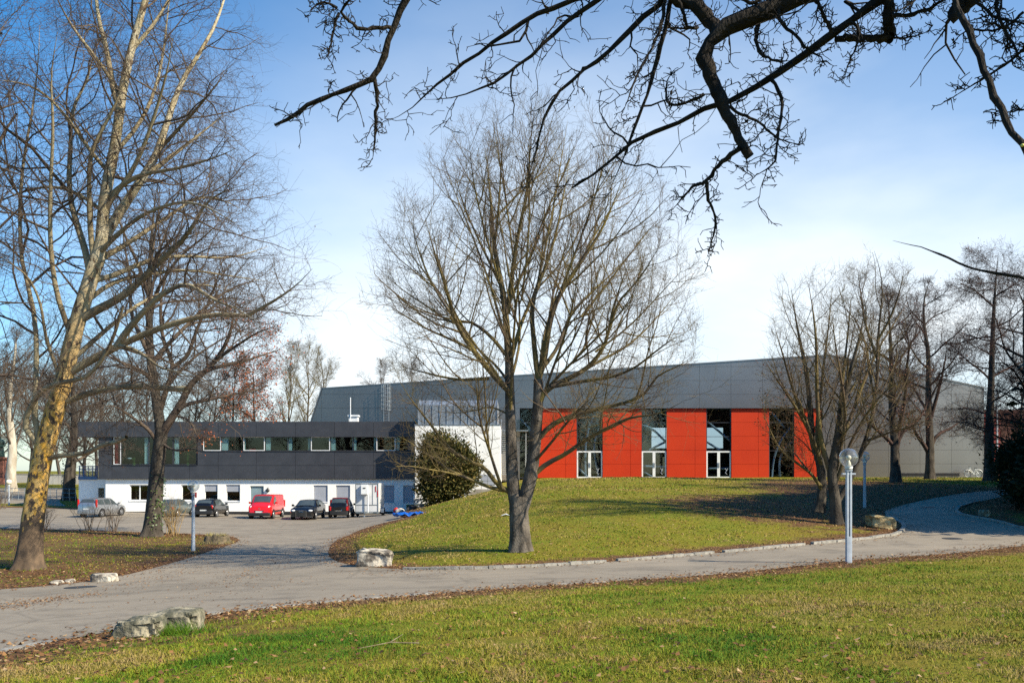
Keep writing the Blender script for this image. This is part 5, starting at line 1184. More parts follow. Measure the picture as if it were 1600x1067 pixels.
T_ = [
 limb(D,[(148,420),(143,380),(140,340),(139,290),(141,240),(158,205),(175,175),(186,150),(200,110)],5,1.6,0,-1.5),
 limb(D,[(142,440),(136,400),(125,365),(112,325),(107,280),(111,223),(110,178),(127,143),(140,118),(150,60)],6,1.5,.1,2.2),
 limb(D,[(186,165),(178,145),(172,110),(166,75),(156,41),(150,0),(146,-50)],5.5,2,-.2,1.0),
 limb(D,[(158,345),(175,308),(200,280),(225,230),(245,170),(262,110),(270,60)],4.6,1.2,0,-2.6),
 limb(D,[(160,320),(186,292),(220,272),(265,266),(300,258),(349,242),(372,230)],4.4,.9,0,-3.2),
 limb(D,[(225,275),(242,264),(280,235),(315,208),(350,180)],4.2,1,.6,3),
 limb(D,[(129,497),(150,485),(186,467),(210,448),(236,422),(262,396),(281,382),(309,343),(318,320),(345,300),(380,290)],7.5,1,0,-2.4),
 limb(D,[(112,580),(130,570),(150,558),(182,542),(223,523),(260,509),(297,498),(336,491),(370,492),(392,495),(407,481),(431,469),(463,447),(488,420)],7,1.2,0,-3.2),
 limb(D,[(182,542),(198,517),(223,488),(245,466),(261,455),(288,442),(310,452),(334,469),(365,480),(400,500)],5.5,.9,-.8,-4.6),
 limb(D,[(186,540),(210,545),(232,560),(250,575),(275,580),(300,590)],3,.8,-.9,-3.0),
 limb(D,[(105,627),(130,617),(159,609),(185,605),(207,603),(235,604),(260,607),(291,608)],5,4.2,0,-2.4),
 limb(D,[(66,700),(60,692),(46,680),(38,667),(40,652),(47,640),(57,616),(74,604),(96,597),(118,594),(134,590),(150,575),(166,552),(180,520),(192,480)],5,2,0,-2.2),
 limb(D,[(60,690),(57,673),(53,635),(56,600),(57,571),(57,540),(56,507),(48,460),(35,418),(32,380),(30,330),(36,250),(50,180),(60,100),(62,40)],4.6,1.4,0,2.6),
 limb(D,[(94,600),(90,580),(81,555),(73,533),(68,505),(64,475),(48,437),(30,420),(0,400)],3.2,1,0,-1.8),
 limb(D,[(110,520),(104,505),(92,472),(85,440),(80,400),(78,360),(79,281),(84,197),(78,120),(90,50)],4.5,1.2,0,-3),
 limb(D,[(72,718),(86,713),(100,711),(118,710),(137,707),(150,700),(162,694),(184,690),(198,683)],4.2,3.2,0,-2.0),
 limb(D,[(170,270),(140,235),(110,190),(75,150),(40,130),(-10,125)],3.5,1,0,-2.6),
 limb(D,[(160,330),(120,300),(80,290),(30,300),(-30,330)],3.2,1,0,2.8),
 limb(D,[(178,240),(215,200),(240,150),(255,90),(262,20),(270,-40)],3.6,1,0,3.4),
 limb(D,[(190,150),(150,90),(110,40),(80,-20)],3.5,1,0,-2.0),
 limb(D,[(205,80),(240,40),(270,-10),(300,-60)],3.3,1.2,0,2.0),
 limb(D,[(247,236),(290,190),(325,150),(355,110)],3.2,.9,.8,-2.2),
 limb(D,[(142,440),(180,430),(240,402),(300,400),(360,405),(420,385)],4.5,.9,0,3.4),
 limb(D,[(130,475),(175,440),(220,430),(290,420),(350,430),(420,440)],4,.9,0,4.6),
 limb(D,[(150,410),(200,380),(260,340),(320,300),(385,330)],4.5,.9,0,4.4),
 limb(D,[(150,400),(190,360),(230,330),(300,310),(370,350)],4,.9,0,-4.6),
 limb(D,[(115,560),(160,520),(220,470),(300,440),(370,455)],4,.9,0,4.4)]
Lm = pack(T_+ups)
env = ellenv((X(150,D), D, Zp(400,D)), 345*D/F, 7.0, 560*D/F, 310*D/F)
cmp_ = Acc(); sub_ = pack(T_); cmp_.add(sub_[0], sub_[1], 8)
li_ = cmp_.build('limbs', M_pale, plane)
l2, l3, l4 = crown(cm, r, Lm, env, 17, 9, 5, .02, 50, 52, .38, .46, (.16,.55), wander=.2, rm=(.009,.0056,.004), rk2=.011)
low_ = pack([T_[6], T_[7], T_[8]]); crown(cm, r, (low_[0][:,9:], low_[1][:,9:], low_[2]*.45), None, 10, 7, 5, .03, 48, 50, wander=.18, rm=(.009,.0056,.004), rk2=.011)
cm.build('crown', M_twigd, plane)
# hanging seed balls
k = r.integers(0, len(l3[0]), 700); c = l3[0][k, -1]-np.array([0,0,.06]); o_ = np.array([(1,0,0),(-1,0,0),(0,1,0),(0,-1,0),(0,0,1),(0,0,-1)])*.024
V = (c[:,None]+o_[None]).reshape(-1,3); f = np.array([(0,2,4),(2,1,4),(1,3,4),(3,0,4),(2,0,5),(1,2,5),(3,1,5),(0,3,5)]); Fa = (f[None]+np.arange(len(c))[:,None,None]*6).reshape(-1,3)
np_mesh('seed_balls', V, Fa, M_bleaf, plane)['kind'] = 'stuff'

# ---------------------------------------------------------------- the ivy-trunked tree behind it
def ivy(parent, A, t0, t1, n, r, side=0.):
    B = resample(A, 50); k = (r.uniform(t0, t1, n)*49).astype(int); a = r.uniform(0, 6.28, n) if side == 0 else r.normal(side, .8, n)
    c = B[k,:3]+np.stack([np.cos(a), np.sin(a), np.zeros(n)],1)*(B[k,3:4]*1.15+.02*r.random((n,1)))+r.normal(0,.05,(n,3))*np.array([.3,.3,1])
    nr = nrm(np.stack([np.cos(a), np.sin(a), .5+0*a],1)+r.normal(0,.5,(n,3))); u = nrm(np.cross(nr, r.normal(0,1,(n,3)))); w = np.cross(nr, u); s = r.uniform(.04,.08,(n,1))
    V = np.stack([c-u*s, c-w*s*.8, c+u*s, c+w*s*.8],1).reshape(-1,3)
    o = np_mesh('ivy', V, np.arange(4*n).reshape(-1,4), M_ivy, parent); o['kind'] = 'stuff'; return o
M_ivy = pmat('ivy_leaves', (.035,.075,.018), (.09,.12,.03), 3, .45)
g = root(238, 838); D = g.y; r = np.random.default_rng(9)
t2 = thing('bare_tree', g, 'dark bare tree with ivy on its trunk, standing before the office behind the plane tree', 'tree')
tm = Acc(); cm = Acc()
A0 = limb(D,[(237,841),(239,820),(242,790),(245,750),(248,715),(250,692),(252,675)],13,9.5,0,0,it=1)
A1 = limb(D,[(251,680),(252,672),(248,650),(244,625),(241,598),(236,570),(234,545),(233,520),(234,484),(233,440),(236,390),(240,330),(246,285)],8.5,1.4,0,.6)
trunk_mesh(tm, A0, 18, .55, r); tm.add(A1[None,:,:3], A1[None,:,3], 12); tm.build('trunk', M_barkd, t2, 60)
T_ = [limb(D,[(253,680),(258,669),(270,650),(283,630),(290,615),(297,601),(310,588),(322,579),(341,559),(358,528),(366,490),(372,450)],7,1,0,-1.5),
 limb(D,[(247,660),(249,647),(254,630),(258,615),(266,590),(271,574),(266,555),(258,542),(252,515),(250,470),(262,420),(275,360)],4.5,1,0,1.5),
 limb(D,[(271,574),(282,565),(293,557),(300,538),(305,520),(319,489),(335,450),(350,400)],3.4,.9,.4,-2),
 limb(D,[(234,555),(227,542),(218,522),(210,506),(203,480),(205,440),(195,390),(190,340)],4,.9,0,1.6),
 limb(D,[(280,640),(290,632),(306,628),(322,625),(351,619),(375,614),(400,610),(425,600)],3.4,.8,-.3,2),
 limb(D,[(278,650),(283,652),(292,654),(297,659),(303,668),(305,676),(310,684),(317,686)],2,.8,0,-1.5),
 limb(D,[(250,696),(245,690),(239,681),(231,670),(218,660),(205,651),(190,640),(172,632),(150,640)],3.6,.8,0,-2.4),
 limb(D,[(252,690),(262,700),(280,705),(300,700),(320,704)],2.4,.7,0,-2.4),
 limb(D,[(240,600),(225,580),(200,570),(175,560),(150,545)],3.4,.8,0,-2.6),
 limb(D,[(236,570),(255,545),(290,510),(330,470),(380,440),(420,440)],4,.8,0,3.4),
 limb(D,[(322,579),(350,570),(380,565),(410,555),(440,545)],3.4,.8,-.8,1.6),
 limb(D,[(341,559),(370,540),(400,520),(430,510)],3,.8,-1,-3),
 limb(D,[(234,500),(245,450),(280,400),(320,370),(350,340)],3.4,.8,.3,-3.4),
 limb(D,[(234,470),(220,420),(200,380),(180,330),(170,290)],3.2,.8,.3,-3),
 limb(D,[(246,640),(262,600),(300,560),(330,540),(380,510)],3.2,.8,0,4)]
Lm = pack(T_+[A1]); cm.add(pack(T_)[0], pack(T_)[1], 7)
env = ellenv((X(285,D), D, Zp(520,D)), 190*D/F, 6.2, 240*D/F, 175*D/F)
l2, l3, l4 = crown(cm, r, Lm, env, 13, 7, 5, .02, 50, 50, .40, .46, (.2,.5), wander=.17, rm=(.013,.009,.0065))
cm.build('crown', M_twigd, t2)
ivy(t2, A0, .02, .6, 190, r, 6.0)
e_ = l4[0][:, -1]; e_ = e_[(e_[:,0] > X(335,D)) & (e_[:,2] < Zp(480,D))]
leaves_at(e_, r, .11, 1300, M_oleaf, 'withered_leaves', t2, .18)
e_ = l4[0][:, -1]; e_ = e_[(e_[:,0] > X(310,D)) & (e_[:,2] < Zp(660,D))]
leaves_at(e_, r, .09, 60, M_oleaf, 'hanging_leaves', t2, .2)

# ---------------------------------------------------------------- multi-stemmed tree by the square lamp
g = root(1300, 818); D = g.y; r = np.random.default_rng(13)
t3 = thing('multi_stemmed_tree', g, 'bushy many-stemmed bare tree with dark trunks, behind the tall square-post lamp', 'tree')
tm = Acc(); cm = Acc()
TR = [limb(D,[(1279,800),(1281,791),(1284,770),(1285,757),(1283,735),(1280,718),(1272,698),(1268,680),(1267,656),(1264,610),(1256,560),(1245,510),(1236,450)],7.6,1.0,1.4,2.2),
 limb(D,[(1307,822),(1306,800),(1304,769),(1299,750),(1300,728),(1306,700),(1312,660),(1322,610),(1333,565),(1345,520),(1354,470)],8.8,1.0,0,-.8),
 limb(D,[(1306,790),(1313,776),(1331,746),(1342,715),(1354,684),(1363,652),(1371,600),(1371,532),(1376,490),(1380,446),(1372,410),(1366,392)],4.2,.9,0,.6)]
for A_ in TR: tm.add(A_[None,:,:3], A_[None,:,3], 14)
for A_ in TR[:2]: trunk_mesh(tm, resample(A_[:5], NL), 18, .4, r)
tm.build('trunk', M_barkd, t3, 60)
T_ = TR+[limb(D,[(1300,735),(1305,690),(1312,640),(1318,580),(1325,520),(1330,460)],3.9,1,0,1.6),
 limb(D,[(1299,745),(1290,715),(1283,690),(1278,650),(1276,600),(1276,540),(1270,480),(1262,440)],4.3,1,0,-1.4),
 limb(D,[(1272,700),(1262,662),(1250,640),(1236,600),(1222,550),(1210,510)],3.5,.9,1,-1.0),
 limb(D,[(1283,725),(1272,690),(1252,650),(1226,610),(1205,580),(1194,560)],3.3,.9,1.2,-2.4),
 limb(D,[(1280,718),(1275,670),(1282,620),(1288,560),(1296,500),(1300,450)],3.5,.9,1.2,2.6),
 limb(D,[(1304,760),(1325,700),(1345,660),(1370,625),(1395,600),(1415,590)],3.1,.9,0,-2.2),
 limb(D,[(1303,720),(1330,650),(1352,590),(1372,545),(1400,500),(1420,470)],3.3,.9,0,2.8),
 limb(D,[(1371,532),(1390,500),(1405,460),(1412,425)],2.3,.8,.3,-1),
 limb(D,[(1371,560),(1352,510),(1345,460),(1340,420)],2.3,.8,.3,1.4),
 limb(D,[(1287,772),(1270,740),(1240,720),(1215,700),(1190,640)],2.8,.8,1.4,-1.4),
 limb(D,[(1350,690),(1378,680),(1400,672),(1420,668),(1440,660)],2.3,.8,.2,-1.6),
 limb(D,[(1284,760),(1262,735),(1244,710),(1225,690)],2.3,.8,1.2,3),
 limb(D,[(1306,735),(1316,690),(1322,650),(1316,600),(1305,540),(1300,490)],3.1,.9,0,-3)]
Lm = pack(T_); cm.add(pack(T_[3:])[0], pack(T_[3:])[1], 7)
env = ellenv((X(1310,D), D, Zp(590,D)), 135*D/F, 3.8, 205*D/F, 160*D/F)
l2, l3, l4 = crown(cm, r, Lm, env, 14, 8, 5, .06, 38, 42, .36, .48, (.16,.45), wander=.11, rm=(.009,.0062,.0045), rk2=.010)
cm.build('crown', M_twigm, t3)
e_ = l4[0][:, -1]; leaves_at(e_[e_[:,2] < Zp(560,D)], r, .075, 1500, M_bleaf, 'withered_leaves', t3, .07)

# ---------------------------------------------------------------- parametric bare trees
def gtree(name, g, label, cat, height, r0, spread, seed, bark_m, twig_m, extra=None, trunk_px=None, D=None, n_limb=16, t0=.25, lean=0, K=(10,7,4), leaves=None, group=None, up=.05, ang=52, asd=10, rm=(.013,.009,.007), rup=.62, wander=.15, trunk_frac=.92):
    r = np.random.default_rng(seed); t = thing(name, g, label, cat, group)
    if trunk_px: A = limb(D or g.y, trunk_px, r0, r0*.12, 0, 0)
    else:
        n = 9; p = np.zeros((n,4)); p[:,2] = np.linspace(-.15, height*trunk_frac, n); p[:,0] = np.cumsum(r.normal(lean*height/n, height*.012, n)); p[:,1] = np.cumsum(r.normal(0, height*.012, n)); p[:,:2] -= p[0,:2]
        p[:,3] = r0*np.linspace(1, .12, n); p[:,:3] += np.array(g); A = resample(chaikin(p,2), NL)
    tm = Acc(); trunk_mesh(tm, A, 16, .35, r); tm.build('trunk', bark_m, t, 60)
    L = pack([A]); c = A[:,:3]
    top = max(A[-1,2], g.z+height*.9); zc = g.z+height*(t0+.55*(1-t0))*.92
    env = ellenv((A[NL//2,0], A[NL//2,1], zc), spread, spread, g.z+height-zc, zc-g.z-height*t0*.55)
    l1 = grow(r, (L[0], L[1], np.array([spread*2.0])), n_limb, t0, .98, ang, asd, .62, .45, 0, .2, nseg=9, wander=wander*.7, up=up, rk=.021, rmin=.02, env=env)
    if extra:
        xl = pack(extra); l1 = cat_(l1, tuple(resample_b(q) if k < 2 else q for k, q in enumerate(xl)))
    cm = Acc(); cm.add(l1[0], l1[1], 6)
    l2 = grow(r, l1, K[0], .15, 1, 45, 13, .45, .55, .2, nseg=6, wander=wander, up=up, rk=.013, rmin=rm[0], env=env); cm.add(l2[0], l2[1], 4)
    l3 = grow(r, l2, K[1], .12, 1, 46, 14, .48, .5, .12, nseg=4, wander=wander*1.2, up=up, rk=.011, rmin=rm[1], env=env); cm.add(l3[0], l3[1], 3)
    l4 = grow(r, l3, K[2], .15, 1, 46, 14, .5, .4, .18, nseg=3, wander=wander*1.2, up=up, rk=.009, rmin=rm[2], env=env); cm.add(l4[0], l4[1], 3)
    cm.build('crown', twig_m, t)
    if leaves:
        n_, sz, m_ = leaves; e = l4[0][:, -1]; leaves_at(e, r, sz, n_, m_, 'withered_leaves', t, .15)
    return t
def resample_b(q):
    i = np.linspace(0, q.shape[1]-1, 10).round().astype(int); return q[:, i]
# trees at the right, along the hill road
def at(px, py, D): return Vector((X(px,D), D, h1(X(px,D), D)))
gtree('bare_tree', at(1399,752,61), 'dark bare tree with a low fork against the grey hall wall, nearest the multi-stemmed tree', 'tree', 13.2, 7.6, 4.0, 31, M_barkd, M_twigr, [limb(61,[(1400,705),(1394,693),(1386,685),(1379,679),(1366,668),(1350,650),(1335,625)],4.2,.8,0,-1),limb(61,[(1401,700),(1406,678),(1420,667),(1436,654),(1446,640),(1452,615)],4.2,.8,0,1.2),limb(61,[(1399,690),(1410,650),(1416,610),(1418,560),(1425,520)],4,.8,0,-1.5)], [(1399,753),(1398,720),(1398,690),(1394,645),(1393,600),(1392,540),(1388,470)], 61, n_limb=17, t0=.24, K=(12,8,5), leaves=(700,.10,M_bleaf), group='trees along the hill road')
gtree('bare_tree', at(1453,747,73), 'dark bare tree with a side limb, standing between the two vent grilles', 'tree', 16.0, 7.0, 4.6, 37, M_barkd, M_twigr, [limb(73,[(1453,712),(1448,702),(1442,692),(1432,680),(1429,672),(1420,655),(1410,640)],4.2,.8,0,-1),limb(73,[(1454,700),(1457,692),(1464,679),(1478,672),(1489,667),(1505,655)],3.6,.8,0,1),limb(73,[(1452,660),(1464,620),(1474,580),(1480,540)],3.4,.8,0,-1.5)], [(1453,748),(1453,720),(1453,690),(1450,636),(1452,554),(1444,515),(1442,470),(1455,430)], 73, n_limb=16, t0=.26, K=(12,8,5), leaves=(800,.10,M_bleaf), group='trees along the hill road')
gtree('bare_tree', at(1545,750,66), 'tall thick dark tree at the right end of the hall beside the bicycle', 'tree', 17.6, 7.6, 4.6, 41, M_barkd, M_twigr, None, [(1545,751),(1545,720),(1546,662),(1549,600),(1550,560),(1552,489),(1556,438),(1560,395)], 66, n_limb=20, t0=.16, K=(13,9,5), leaves=(700,.11,M_bleaf), group='trees along the hill road', up=-.01, ang=68)
gtree('bare_tree', at(1612,770,50), 'dark bare tree at the right edge, its branches over the evergreen thicket', 'tree', 15.5, 7.6, 4.2, 43, M_barkd, M_twigr, None, [(1612,772),(1610,720),(1606,650),(1603,580),(1600,500),(1602,420)], 50, n_limb=20, t0=.18, K=(13,9,5), leaves=(900,.09,M_bleaf), group='trees along the hill road', up=0, ang=62)
gtree('bare_tree', at(1592,745,96), 'distant bare tree at the right edge beyond the red louvred building', 'tree', 14, .22, 4.2, 45, M_barkd, M_twigr, n_limb=14, t0=.2, K=(12,8,5), group='trees along the hill road')
# second plane tree mostly outside the left edge, its crown reaching in
gtree('plane_tree', at(-170,900,27), 'neighbouring tree whose dark branches reach in at the upper left edge', 'tree', 21, .42, 5.6, 51, M_barkd, M_twigd, n_limb=20, t0=.28, K=(11,8,4), up=.02, ang=60)
# pale plane far left
gtree('plane_tree', at(19,752,104), 'far pale-trunked plane tree behind the street fence at the left edge', 'tree', 19.5, .62, 6.2, 53, bark('pale_far_bark', (.50,.46,.38), (.34,.29,.22), 2), M_twigd, n_limb=15, t0=.22, K=(10,7,4), rm=(.022,.016,.012), up=.06, ang=42)
# bushy crowned trees behind the office's left end and behind its roof
t5 = gtree('bare_tree', at(107,772,89), 'ivy-clad dark tree left of the office, by its blue terrace railing', 'tree', 15.5, 10*89/F, 6.2, 57, M_barkd, M_twigd, n_limb=22, t0=.22, K=(11,7,4), rm=(.02,.014,.011), up=.05, ang=50)
ivy(t5, np.c_[resample(np.array([[X(107,89),89,h1(X(107,89),89)+1.2],[X(107,89)+.2,89,h1(X(107,89),89)+6.5]]),NL), np.full(NL,.55)], 0, 1, 900, np.random.default_rng(2))
bgs = [(185,104,13.0,5.4,59,M_twigd,None,'round dense-twigged bare tree rising behind the dark roof near the ivy-trunked tree'),
 (135,112,16.0,5.8,61,M_twigd,None,'dense bare tree behind the overhanging left end of the dark roof'),
 (300,118,15.0,5.0,63,M_twigd,None,'bare tree behind the dark roof between the ivy-trunked tree and the rust-leaved tree'),
 (398,112,14.5,4.2,65,M_twigd,(5200,.20,M_oleaf),'tree with rust-red withered leaves behind the dark flat roof'),
 (362,116,14.5,3.2,67,M_twigd,(1600,.17,M_oleaf),'slim bare tree with a few rust leaves just left of the rust-leaved tree'),
 (448,124,19.0,3.8,69,M_twigc,None,'pale many-branched tree behind the roof, right of the rust-leaved tree'),
 (478,128,20.0,4.0,71,M_twigc,None,'tallest pale bare tree behind the roof, left of the hall'),
 (508,132,19.2,3.6,73,M_twigc,None,'pale bare tree touching the slanted left end of the hall'),
 (592,150,19.5,5.0,75,M_twigd,None,'bare treetop above the hall roof left of the caged ladder top'),
 (640,152,20.2,5.6,77,M_twigd,None,'bare treetop above the hall roof right of the caged ladder'),
 (-40,112,17,6.0,79,M_twigd,None,'bare tree beyond the street fence, half outside the left edge'),
 (62,132,15,6.0,81,M_twigd,None,'far bare tree seen behind the plane tree trunk')]
for px, D_, h_, s_, sd, tw, lv, lb in bgs:
    z = at(px, 750, D_); thick = tw is M_twigc
    gtree('bare_tree', z, lb, 'tree', h_+(2.6 if px > 120 and px < 430 else .6), .24, s_*(1.25 if thick else 1), sd, M_barkc if thick else M_barkd, tw, n_limb=16 if thick else 20, t0=.22 if thick else .16, K=(10,7,4), leaves=lv, group='trees behind the buildings', up=.10 if thick else .06, ang=38 if thick else 46, rm=(.017,.012,.009) if thick else (.02,.014,.011))

# more of the same wood: copies standing farther back at the left, and the trees across the lawn behind the viewpoint
protos = [o for o in bpy.data.objects if o.parent is None and o.name.startswith('bare_tree') and o.get('group') == 'trees behind the buildings']
for k, (px, D_, pi, sc, lb) in enumerate(((-10,150,0,1.25,'hazy far bare tree just right of the statue plinth'),(48,158,1,1.2,'hazy far bare tree behind the street wall, left of the plane tree trunk'),(95,150,0,1.15,'hazy far bare tree between the plane tree trunk and the ivy-clad dark tree'),(150,160,1,1.25,'hazy far bare tree behind the left end of the office roof'),(230,150,2,1.2,'hazy far bare tree right behind the ivy-trunked tree crown'),(330,155,2,1.2,'hazy far bare tree behind the roof, left of the slim rust-leaved one'))):
    c = copy_tree(protos[pi]); g = at(px, 750, D_); c.location = g; c.scale = (sc,)*3; c.rotation_euler = (0,0,k*1.3); tag(c, lb, 'tree', 'trees behind the buildings')
for k, x in enumerate(np.linspace(-62, 58, 13)):
    c = copy_tree(protos[k % 3]); g = Vector((x, -46-7*(k % 3), 0)); g.z = h1(g.x, g.y); c.location = g; c.scale = (1.15,)*3; c.rotation_euler = (0,0,k*2.1); tag(c, 'bare tree of the row across the lawn behind the viewpoint', 'tree', 'trees behind the viewpoint')

# ---------------------------------------------------------------- the old fruit tree overhead (trunk right of the picture)
r = np.random.default_rng(17); DN = 7.0
g = Vector((5.2, .8, 0)); g.z = h1(g.x, g.y)
nearT = thing('overhanging_tree', g, 'near dark tree whose gnarled branches hang across the top of the view', 'tree')
tm = Acc(); hub = Vector((3.7, 2.6, g.z+4.4))
A0 = np.array([[g.x,g.y,g.z-.2,.24],[g.x-.1,g.y+.1,g.z+1.2,.21],[g.x-.4,g.y+.4,g.z+2.4,.18],[g.x-.9,g.y+1.1,g.z+3.6,.15],[hub.x,hub.y,hub.z,.12],[3.5,3.2,g.z+5.2,.09],[3.4,3.8,g.z+6.0,.05]])
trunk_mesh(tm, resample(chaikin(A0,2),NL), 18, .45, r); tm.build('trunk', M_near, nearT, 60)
cm = Acc()
NS = .643
def nl(px, r0, r1, D0=DN, D1=None, it=2): return limb(D0*NS, px, r0, r1, 0, (D1-D0)*NS if D1 else 0, 1.0, it=it)
hubpx = (800+hub.x*F/hub.y, HZ-(hub.z-E)*F/hub.y)
main = [nl([(1620,-120),(1480,-70),(1330,-35),(1241,-2),(1186,22),(1135,46),(1110,66),(1100,84),(1098,95)],24,12.5,6.4,7.0),
 nl([(1097,88),(1104,102),(1115,130),(1127,157),(1140,186),(1151,209),(1162,230),(1171,245)],11.5,6.2,7.0,6.8),
 nl([(1128,52),(1117,42),(1107,32),(1098,20),(1088,11),(1072,4),(1056,0),(1030,-20),(1000,-45)],13,7,7.0,7.3),
 nl([(1560,-90),(1420,-40),(1364,8),(1329,35),(1281,67),(1250,92),(1202,122),(1170,142),(1127,165),(1088,177),(1048,201),(1009,209),(970,236),(942,262),(915,280),(893,294)],10.5,1.8,6.3,7.6),
 nl([(1389,-40),(1388,0),(1388,24),(1390,42),(1391,58)],9,8,6.6,6.7,1), nl([(1393,61),(1370,60),(1340,60),(1308,61)],6,4.6,6.7,6.8,1),
 nl([(1540,-60),(1510,-10),(1500,5),(1487,33)],13,9,6.2,6.2,1),
 nl([(1503,15),(1520,5),(1540,-20),(1580,-60)],7,6,6.2,6.0),
 nl([(660,-70),(645,-30),(635,0),(626,18),(617,37),(608,62),(600,87),(594,105),(585,121),(568,130),(550,136),(525,147),(500,157),(480,167),(460,177),(445,190),(430,197)],7,2.6,7.2,7.6),
 nl([(586,120),(588,134),(589,150),(587,180),(586,212),(584,235),(582,250)],3.6,1.2,7.5,7.7),
 nl([(612,45),(600,43),(585,45),(560,45),(548,36),(530,20),(538,8),(547,0),(560,-20)],3.2,1.6,7.3,7.0),
 nl([(530,20),(525,30),(521,50),(517,70),(512,87),(506,95)],2.4,1,7.2,7.2),
 nl([(528,14),(515,5),(500,3),(488,14),(482,24)],2.2,1,7.2,7.1),
 nl([(1000,-45),(950,-25),(900,0),(875,9),(852,17),(830,28),(807,42),(786,57),(765,73),(748,85),(728,98),(700,118),(675,137),(650,165),(632,178),(612,186),(600,192)],5.5,1.2,7.3,8.2),
 nl([(1010,-60),(970,-25),(939,0),(918,12),(897,25),(872,48),(846,76),(830,92),(807,104),(785,120),(762,135),(730,147),(700,155),(662,156)],4.8,1.2,7.3,7.9),
 nl([(1060,-30),(1037,0),(1012,22),(990,42),(970,62),(947,84),(928,100),(908,115),(880,138),(866,155),(857,172),(849,190),(843,208),(838,239),(830,262),(824,285),(818,300)],5,1,7.2,7.8),
 nl([(1060,-30),(1049,0),(1045,20),(1040,42),(1034,70),(1026,98),(1020,122),(1012,146),(1005,165),(998,180),(990,202),(984,219),(977,240),(970,259),(961,278),(952,297)],4.6,1.2,7.2,7.5),
 nl([(1038,0),(1036,30),(1022,70),(1006,95),(995,118),(985,145),(973,178)],3,1,7.2,7.0),
 nl([(1157,232),(1140,244),(1123,256),(1112,270),(1104,283),(1084,291),(1068,305),(1058,320),(1048,331)],4.6,1.2,6.8,7.1),
 nl([(1104,283),(1104,300),(1107,315),(1114,328),(1119,342),(1117,360),(1111,378),(1108,392),(1104,404)],2.8,.9,6.9,7.1),
 nl([(1205,124),(1213,134),(1222,150),(1222,168),(1221,185),(1216,212),(1213,236),(1210,256),(1190,270),(1166,281)],3.2,.9,7.0,6.7),
 nl([(1140,165),(1160,180),(1185,190),(1200,205),(1225,222),(1255,226)],2.8,.9,7.0,7.0),
 nl([(1100,150),(1075,160),(1050,165),(1040,160),(1042,120),(1060,110)],2.8,1,7.0,7.2),
 nl([(1060,0),(1070,25),(1075,45),(1098,44),(1060,45),(1020,42)],3,1,7.1,7.3),
 nl([(1186,30),(1180,60),(1186,85),(1210,98),(1235,95)],3.6,1.2,6.9,6.7),
 nl([(1215,14),(1222,40),(1250,60),(1262,80),(1290,92),(1280,108)],3,1,6.8,6.6),
 nl([(1300,50),(1285,20),(1275,0),(1262,-20)],3.6,1.6,6.6,6.5),
 nl([(1329,35),(1345,48),(1338,75),(1325,100),(1318,128)],2.6,.8,6.6,6.6),
 nl([(1392,24),(1420,25),(1450,14),(1470,4),(1490,-15)],3.6,1.8,6.6,6.4),
 nl([(1390,58),(1410,60),(1432,56),(1455,48)],2,.8,6.7,6.8),
 nl([(1480,-70),(1475,-30),(1440,-10),(1420,8),(1400,20)],4,1.4,6.5,6.4),
 nl([(1220,-10),(1190,-5),(1170,10),(1150,-12),(1120,-10),(1090,-25)],4,1.4,6.8,6.9),
 nl([(1556,-30),(1557,0),(1560,20),(1565,39),(1576,55),(1585,71),(1592,88),(1596,106)],3.6,1.4,5.6,5.5),
 nl([(1640,60),(1600,79),(1582,92),(1565,106),(1545,118),(1526,130),(1500,145),(1478,159)],2.8,.8,5.4,5.8),
 nl([(1500,-20),(1530,10),(1560,30),(1590,35),(1620,45)],3,1.4,5.8,5.4),
 nl([(1640,180),(1600,170),(1580,176),(1560,175),(1544,177)],2,.7,5.4,5.6),
 nl([(1600,20),(1570,45),(1540,50),(1510,45),(1484,72)],2.4,.8,5.6,5.9)]
blur = [nl([(1470,-60),(1506,31),(1518,58),(1530,87),(1542,118),(1553,146),(1567,174),(1581,201),(1600,236),(1620,270)],5,4.6,4.2,3.7),
 nl([(1660,452),(1600,435),(1560,429),(1522,421),(1500,412),(1479,403),(1460,394),(1440,386),(1415,381),(1395,376)],3.4,1.0,3.6,4.2)]
main0 = list(main)
# joining limbs to the trunk, outside the picture
def toj(p, q, ra, rb): 
    p = np.array(p); q = np.array(q); m_ = (p+q)/2+np.array([0,0,.25]); return resample(chaikin(np.array([[*p,ra],[*m_,(ra+rb)/2],[*q,rb]]),2), NL)
hb_ = np.array(hub)
for A_, ra in ((main[0],.10),(main[3],.06),(main[6],.055),(main[4],.05),(main[32],.03),(main[33],.02),(main[35],.02),(blur[1],.03)):
    main.append(toj(hb_ if A_[0,2] > hub.z-1.0 else np.array(A0[3,:3]), A_[0,:3], ra, A_[0,3]))
for a_, b_ in ((8,2),(13,2),(14,2),(15,2),(16,2)):
    main.append(toj(main[b_][-1,:3], main[a_][0,:3], main[b_][-1,3]*.8, main[a_][0,3]))
main.append(toj(main[6][0,:3], blur[0][0,:3], .035, blur[0][0,3]))
NB = len(main0); Lm = pack(main+blur); 
kk = r.normal(0, 1, Lm[0].shape)*.35*np.minimum(Lm[1], .012)[...,None]; pts_ = Lm[0]+kk
cm.add(pts_, Lm[1]*(1+.10*r.normal(0,1,Lm[1].shape)), 9)
l2 = grow(r, (pts_[:NB], np.minimum(Lm[1][:NB],.02), np.minimum(Lm[2][:NB],1.3)), 14, .04, 1, 58, 22, .16, .25, .02, .45, nseg=7, wander=.34, up=.02, rk=.019, rmin=.0037); cm.add(l2[0], l2[1], 5)
l3 = grow(r, l2, 5, .12, 1, 60, 22, .32, .3, .013, .45, nseg=4, wander=.35, up=.03, rk=.03, rmin=.0031); cm.add(l3[0], l3[1], 4)
